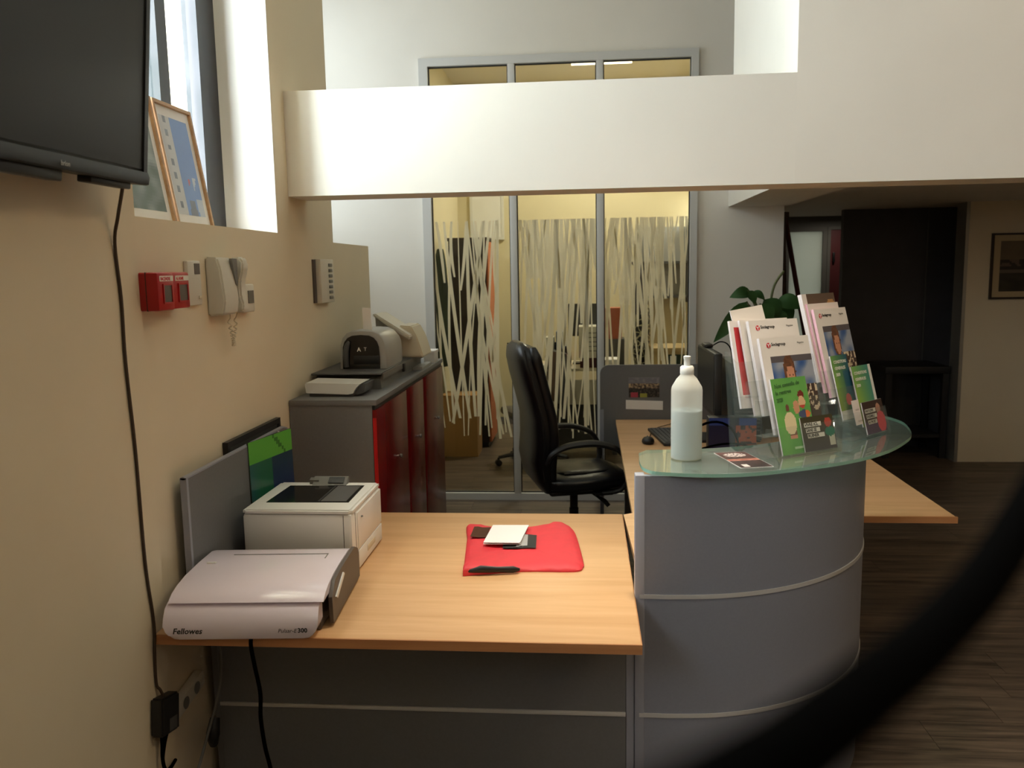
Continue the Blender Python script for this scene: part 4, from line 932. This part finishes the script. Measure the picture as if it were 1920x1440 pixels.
obj('base', PR([(0, 1.552), (.052, 1.556), (.060, 1.60), (.050, 1.70), (.040, 1.735), (0, 1.737)], 'y', 2.558, 2.668, .006), M['ivory'], ic).data.transform(Matrix.Translation((XW, 0, 0)))
obj('speaker_panel', PR([(2.628, 1.732), (2.668, 1.732), (2.668, 1.655), (2.662, 1.645), (2.654, 1.65), (2.642, 1.69)], 'x', XW+.049, XW+.058), M['midgrey'], ic)
hs = obj('handset', PR([(.03, 1.735), (.062, 1.738), (.075, 1.72), (.072, 1.69), (.062, 1.66), (.062, 1.61), (.070, 1.585), (.066, 1.562), (.03, 1.56)], 'y', 2.676, 2.722, .006), M['ivory'], ic); hs.data.transform(Matrix.Translation((XW, 0, 0)))
obj('cradle', B(XW, 2.668, 1.57, XW+.032, 2.722, 1.73, b=.004), M['ivory'], ic)
pts = []
for k in range(121):
    t = k/120; base = Vector((XW+.03, 2.645+.055*t+.012*math.sin(t*2*math.pi), 1.556-.105*math.sin(t*math.pi)**.55)); pts.append(base+Vector((.0055*math.cos(k*1.1), .0055*math.sin(k*1.1), 0)))
obj('coiled_cord', T(pts, .0022, n=5), M['offwhite'], ic)
th = thing('thermostat', 'small square cream thermostat right of the intercom phone', 'thermostat', (XW, 2.84, 1.55))
wallbox(th, 'housing', 2.775, 1.553, 2.875, 1.648, .028, M['ivory'], .005); obj('display', B(XW+.027, 2.815, 1.583, XW+.0305, 2.862, 1.626), M['smoked'], th)
cpn = thing('button_panel', 'upright cream wall panel with column of grey buttons near beam', 'wall panel', (XW, 3.72, 1.54))
wallbox(cpn, 'housing', 3.63, 1.55, 3.82, 1.742, .03, M['ivory'], .004); obj('back_plate', B(XW, 3.60, 1.552, XW+.008, 3.632, 1.740), M['taupe'], cpn)
for k in range(7): obj('button', B(XW+.029, 3.74, 1.565+k*.024, XW+.034, 3.79, 1.579+k*.024, b=.002), M['midgrey'], cpn)

# framed pictures leaning in the window recess
def framed(name, label, y0, y1, h, fn, nx, ny, x0):
    F = Matrix.Translation((x0, y0, 1.8385)) @ Matrix.Rotation(R(-9), 4, 'Y'); t = thing(name, label, 'framed picture', mtx=F, group='framed pictures in the window recess'); w = y1-y0
    obj('frame', frame_bm(0, 0, w, h, .011, -.012, .006, 'x'), M['oak'], t, local=True, smooth=False)
    obj('mount', B(-.010, .010, .010, -.004, w-.010, h-.010), M['paper'], t, local=True, smooth=False)
    picture('print', fn, w-.07, h-.085, nx, ny, F @ frame((-.0035, .035, .042), LY, FZ), t)
def tower(u, v):
    if u < .36: return (120, 128, 140) if (.12 < u < .24 and (v*7) % 1 > .55) else (196, 198, 202)
    if v < .17 and (u-.6)**2*4+v*v < .06: return (116, 124, 140)
    if (u-.62)**2+(v-.36)**2 < .0012: return (190, 110, 116)
    if v < .4 and u > .75 and nz(u*6, v*6) > -.1: return (190, 200, 216)
    return (118, 148, 202)
def hills_print(u, v):
    return mixc((84, 98, 92), (150, 160, 160), .5+nz(u*7, v*7, 1)*.9+(v-.5)*.6)
framed('framed_picture', 'oak framed print of white tower and blue sky leaning in window recess', 2.655, 2.92, .405, tower, 30, 44, -1.298)
framed('framed_picture', 'oak framed grey-green print, half hidden behind television in window recess', 2.15, 2.645, .405, hills_print, 40, 34, -1.298)

# ------------------------------------------------------------------ right wall and hall
wp = thing('framed_photo', 'dark framed sepia photograph on the right wall, cut by the frame', 'framed picture', (3.68, 7.33, 1.37))
obj('frame', frame_bm(3.312, 1.372, 4.06, 1.908, .016, 7.305, 7.33), M['darkwood'], wp, smooth=False); obj('mount', B(3.326, 7.316, 1.386, 4.046, 7.328, 1.894), mat('cream_mount', (190, 172, 136), .8), wp)
def sepia(u, v):
    if v > .62: return mixc((92, 78, 60), (112, 98, 76), .5+nz(u*4, v*4))
    if v > .42: return (48, 40, 36) if nz(u*12, v*14) < .15 else (100, 84, 72)
    if v > .36: return (104, 92, 78)
    return mixc((40, 34, 26), (58, 52, 40), .5+nz(u*6, v*8))
picture('print', sepia, .60, .41, 40, 30, frame((3.383, 7.3155, 1.434), FX, FZ), wp)
ea = thing('easel', 'tall dark wooden easel standing in the hall behind the plant', 'easel', (1.5, 6.7, 0))
obj('upright', BB((1.475, 6.58, 0, 1.50, 6.60, 2.07)), M['brownwood'], ea)
obj('leg', T([(1.49, 6.61, 2.06), (1.90, 6.66, .002)], .018, n=4), M['redwood'], ea)
obj('leg', T([(1.50, 6.62, 1.80), (1.66, 7.0, .002)], .010, n=4), M['brownwood'], ea)
for z in (1.63, 1.53): obj('clip', B(1.455, 6.575, z, 1.476, 6.60, z+.05), M['brownwood'], ea)
obj('head_bar', B(1.46, 6.585, 2.03, 1.52, 6.615, 2.075), M['brownwood'], ea)
tb = thing('console_table', 'low black console table in the dark hall', 'table', (2.83, 7.7, 0))
obj('top', B(2.56, 7.45, .74, 3.10, 7.95, .80, b=.004), M['black'], tb)
for x in (2.57, 3.04):
    for y in (7.46, 7.89): obj('leg', B(x, y, 0, x+.05, y+.05, .74), M['black'], tb)
obj('shelf', B(2.62, 7.47, .18, 3.04, 7.93, .21), M['black'], tb); obj('back_panel', B(2.62, 7.92, .21, 3.04, 7.935, .74), mat('dim_panel', (40, 40, 40), .5), tb)

# ------------------------------------------------------------------ office behind the glass
bk = thing('bookcase', 'tall dark bookcase with terracotta side inside the glazed office', 'bookcase', (-1.05, 8.1, 0))
obj('carcass', B(-1.27, 7.92, .05, -.92, 8.45, 1.955), mat('dark_brown_veneer', (44, 34, 30), .5), bk); obj('side_panel', B(-.919, 7.93, .05, -.90, 8.44, 1.95), M['orange'], bk)
obj('top', B(-1.28, 7.91, 1.955, -.895, 8.46, 1.985), M['brownwood'], bk); obj('door', B(-1.265, 7.90, .72, -.925, 7.919, 1.94), M['darkwood'], bk); obj('plinth', B(-1.26, 7.94, 0, -.93, 8.44, .05), M['black'], bk); obj('handle', B(-.95, 7.885, 1.25, -.94, 7.90, 1.40), M['chrome'], bk)
o = obj('green_coat', T([(-1.33, 7.82, 1.88), (-1.33, 7.80, 1.70), (-1.325, 7.79, 1.3), (-1.33, 7.80, .95), (-1.33, 7.81, .80)], [.03, .06, .075, .08, .05], n=12, smooth=3), M['greencloth']); tag(o, 'dark green coat hanging at left end of dark bookcase in office', 'coat')
cx = thing('cardboard_box', 'brown cardboard box on floor before the office bookcase', 'box', (-1.1, 7.65, 0)); obj('carton', B(-1.30, 7.5, 0, -.98, 7.82, .56), M['cardboard'], cx); obj('flap', B(-1.30, 7.49, .56, -.98, 7.66, .566), M['cardboard'], cx)
wpn = struct('window_5', frame_bm(-1.28, 2.02, -.90, 3.2, .03, 9.57, 9.6), M['white']); struct('blind', B(-1.25, 9.575, 2.05, -.93, 9.59, 3.17), mat('white_blind', (240, 240, 238), .8), wpn)
od = thing('office_desk', 'pale office desk with front panel behind the frosted glass', 'desk', (-.1, 7.7, 0))
obj('top', B(-.45, 7.52, .775, .30, 8.2, .80, b=.002), M['offwhite'], od); obj('front_panel', B(-.40, 7.55, .47, .28, 7.57, .69), M['ivory'], od)
for x in (-.40, .24): obj('leg', B(x, 7.58, 0, x+.04, 8.15, .775), M['slate'], od)
obj('crossbar', B(-.36, 7.75, .05, .24, 7.78, .45), M['slate'], od)
om = thing('office_monitor', 'black monitor on the pale desk in the office', 'monitor', (-.05, 7.9, .80)); obj('panel', B(-.16, 7.9, 1.06, .13, 7.93, 1.36, b=.004), M['black'], om); obj('screen', B(-.15, 7.897, 1.07, .12, 7.9005, 1.35), M['slate'], om); obj('stand', B(-.04, 7.93, .81, .01, 7.95, 1.15), M['black'], om); obj('base', B(-.12, 7.86, .80, .09, 8.02, .812), M['black'], om)
dc = thing('desktop_case', 'pale boxy equipment case standing on the office desk', 'equipment', (.07, 7.65, .80)); obj('case', B(-.06, 7.55, .89, .14, 7.83, 1.17, b=.004), M['ivory'], dc); obj('base', B(-.05, 7.56, .80, .13, 7.83, .89), M['redwood'], dc)
obj('vent', BB(*[(.03, 7.547, .95+i*.04, .12, 7.551, .957+i*.04) for i in range(5)]), M['midgrey'], dc)
tr = thing('document_rack', 'black and blue document rack on left of office desk', 'rack', (-.22, 7.6, .80)); obj('rack', BB((-.36, 7.5, .80, -.13, 7.75, .83), (-.36, 7.72, .83, -.13, 7.75, 1.02), (-.36, 7.5, .90, -.13, 7.75, .912)), M['black'], tr); obj('blue_file', B(-.26, 7.49, .985, -.18, 7.72, 1.13), mat('blue_file', (84, 104, 140), .6), tr); obj('files', B(-.35, 7.5, .915, -.28, 7.7, 1.08), M['ivory'], tr)
for i, (x, y, w, lab) in enumerate(((.14, 7.53, .15, 'stack of white papers at right on office desk'), (-.44, 7.53, .07, 'flat white papers at left on office desk'))):
    o = obj('paper_stack', B(x, y, .80, x+w, y+.25, .80+(.075 if i == 0 else .012), b=.002), M['paper']); tag(o, lab, 'papers')
oc = thing('office_chair', 'grey swivel chair inside the office, mostly hidden by black chair', 'chair', (-.46, 7.25, 0), (0, 0, R(200)))
star_base(oc, R(0)); obj('gas_column', LA([(.026, .10), (.024, .42)], (0, 0, 0), 16), M['black'], oc, local=True); obj('seat', B(-.22, -.22, .42, .24, .22, .49, b=.03), M['slate'], oc, local=True); obj('backrest', B(-.26, -.21, .52, -.20, .21, .98, b=.028), M['slate'], oc, local=True); obj('back_bar', B(-.24, -.03, .43, -.22, .03, .56), M['black'], oc, local=True)
# patterned coat on a stand
cs_ = thing('coat_stand', 'coat stand holding coats at right inside the office', 'coat stand', (.50, 7.6, 0)); obj('pole', T([(.50, 7.62, .02), (.50, 7.62, 1.72)], .018), M['black'], cs_); obj('foot', LA([(.11, 0), (.11, .015), (.03, .03)], (.50, 7.62, 0), 18), M['black'], cs_)
for s_ in (-1, 1): obj('hook', T([(.50, 7.62, 1.66), (.50+s_*.06, 7.60, 1.69), (.50+s_*.09, 7.60, 1.73)], .008), M['black'], cs_)
patm = mat('patterned_fabric', (30, 28, 30), .8); nt = patm.node_tree; p_ = [n for n in nt.nodes if n.type == 'BSDF_PRINCIPLED'][0]
tc = nt.nodes.new('ShaderNodeTexCoord'); vo = nt.nodes.new('ShaderNodeTexVoronoi'); vo.feature = 'DISTANCE_TO_EDGE'; vo.inputs['Scale'].default_value = 22; rp = nt.nodes.new('ShaderNodeValToRGB'); rp.color_ramp.elements[0].position = .05; rp.color_ramp.elements[1].position = .09; rp.color_ramp.elements[0].color = lin(190, 182, 150); rp.color_ramp.elements[1].color = lin(30, 28, 30)
nt.links.new(tc.outputs['Object'], vo.inputs['Vector']); nt.links.new(vo.outputs['Distance'], rp.inputs[0]); nt.links.new(rp.outputs[0], p_.inputs['Base Color'])
o = obj('patterned_coat', T([(.50, 7.55, 1.46), (.50, 7.54, 1.36), (.49, 7.53, 1.15), (.49, 7.53, .9), (.50, 7.54, .62)], [.05, .14, .18, .16, .13], n=16, flat=(.45, 1.0), smooth=4), patm); tag(o, 'black and cream patterned coat hanging on office coat stand', 'coat')
o = obj('dark_jacket', T([(.46, 7.46, 1.66), (.46, 7.45, 1.60), (.46, 7.44, 1.45), (.46, 7.44, 1.28)], [.03, .075, .085, .06], n=14, flat=(.5, 1), smooth=4), mat('grey_jacket', (66, 60, 62), .85)); tag(o, 'dark grey jacket hanging over patterned coat in office', 'jacket')
lc = thing('wooden_cabinet', 'low light wooden cabinet at right inside the office', 'cabinet', (.78, 7.2, 0)); obj('body', B(.56, 7.0, 0, 1.10, 7.42, 1.0), M['lightwood'], lc); obj('top', B(.54, 6.98, 1.0, 1.12, 7.43, 1.025), M['lightwood'], lc)
obj('niche', BB((.66, 6.995, .2, .86, 7.001, .97)), M['greencloth'], lc); obj('files', BB((.69, 6.985, .75, .74, 6.9955, .96), (.80, 6.985, .8, .84, 6.9955, .96)), M['paper'], lc)
bx_ = thing('folder_box', 'terracotta folder box on shelf inside office beside coats', 'box', (.25, 7.9, .9)); obj('box', B(.16, 8.25, 1.0, .35, 8.45, 1.30), mat('terracotta_box', (170, 96, 70), .7), bx_); obj('shelf_unit', B(.14, 8.23, .0, .38, 8.5, 1.0), M['slate'], bx_)
nb = thing('notice_board', 'grey notice board on office right wall seen through glass', 'board', (1.265, 8.6, 1.5)); obj('panel', B(1.25, 7.7, 1.55, 1.268, 9.0, 2.02), M['silver'], nb); obj('frame', frame_bm(7.68, 1.53, 9.02, 2.04, .02, 1.245, 1.27, 'x'), M['slate'], nb)
ws = thing('wall_shelf', 'dark wall shelf with grey panels in the office corner', 'shelf', (.75, 9.5, 1.3)); obj('back', B(.60, 9.55, 1.35, 1.1, 9.6, 2.12), M['silver'], ws)
for z in (1.35, 1.72): obj('shelf', B(.58, 9.35, z, 1.12, 9.6, z+.025), M['slate'], ws)
obj('upright', BB((.58, 9.35, 1.30, .60, 9.6, 2.12), (1.10, 9.35, 1.30, 1.12, 9.6, 2.12)), M['slate'], ws)
fx_ = thing('ceiling_light', 'lit fluorescent ceiling fixture seen through upper office glass', 'ceiling light', (.17, 8.5, 3.64)); obj('housing', B(-.14, 8.42, 3.655, .48, 8.58, 3.70), M['white'], fx_); obj('diffuser', B(-.12, 8.43, 3.635, .46, 8.57, 3.655), M['lamp'], fx_)

# ------------------------------------------------------------------ cord hanging close to the viewpoint
def near(px, py, d): return CAM+(fwd+rt*((px-960)/1587.9)-up*((py-720)/1587.9))*d
o = obj('black_cord', T([near(2010, 800, .30), near(1930, 950, .25), near(1850, 1080, .21), near(1740, 1200, .175), near(1620, 1300, .145), near(1480, 1410, .120), near(1330, 1500, .105), near(1180, 1580, .10)], .0060, n=12, smooth=5), M['cord']); tag(o, 'out-of-focus black cord sweeping across lower right, very near the viewer', 'cord')
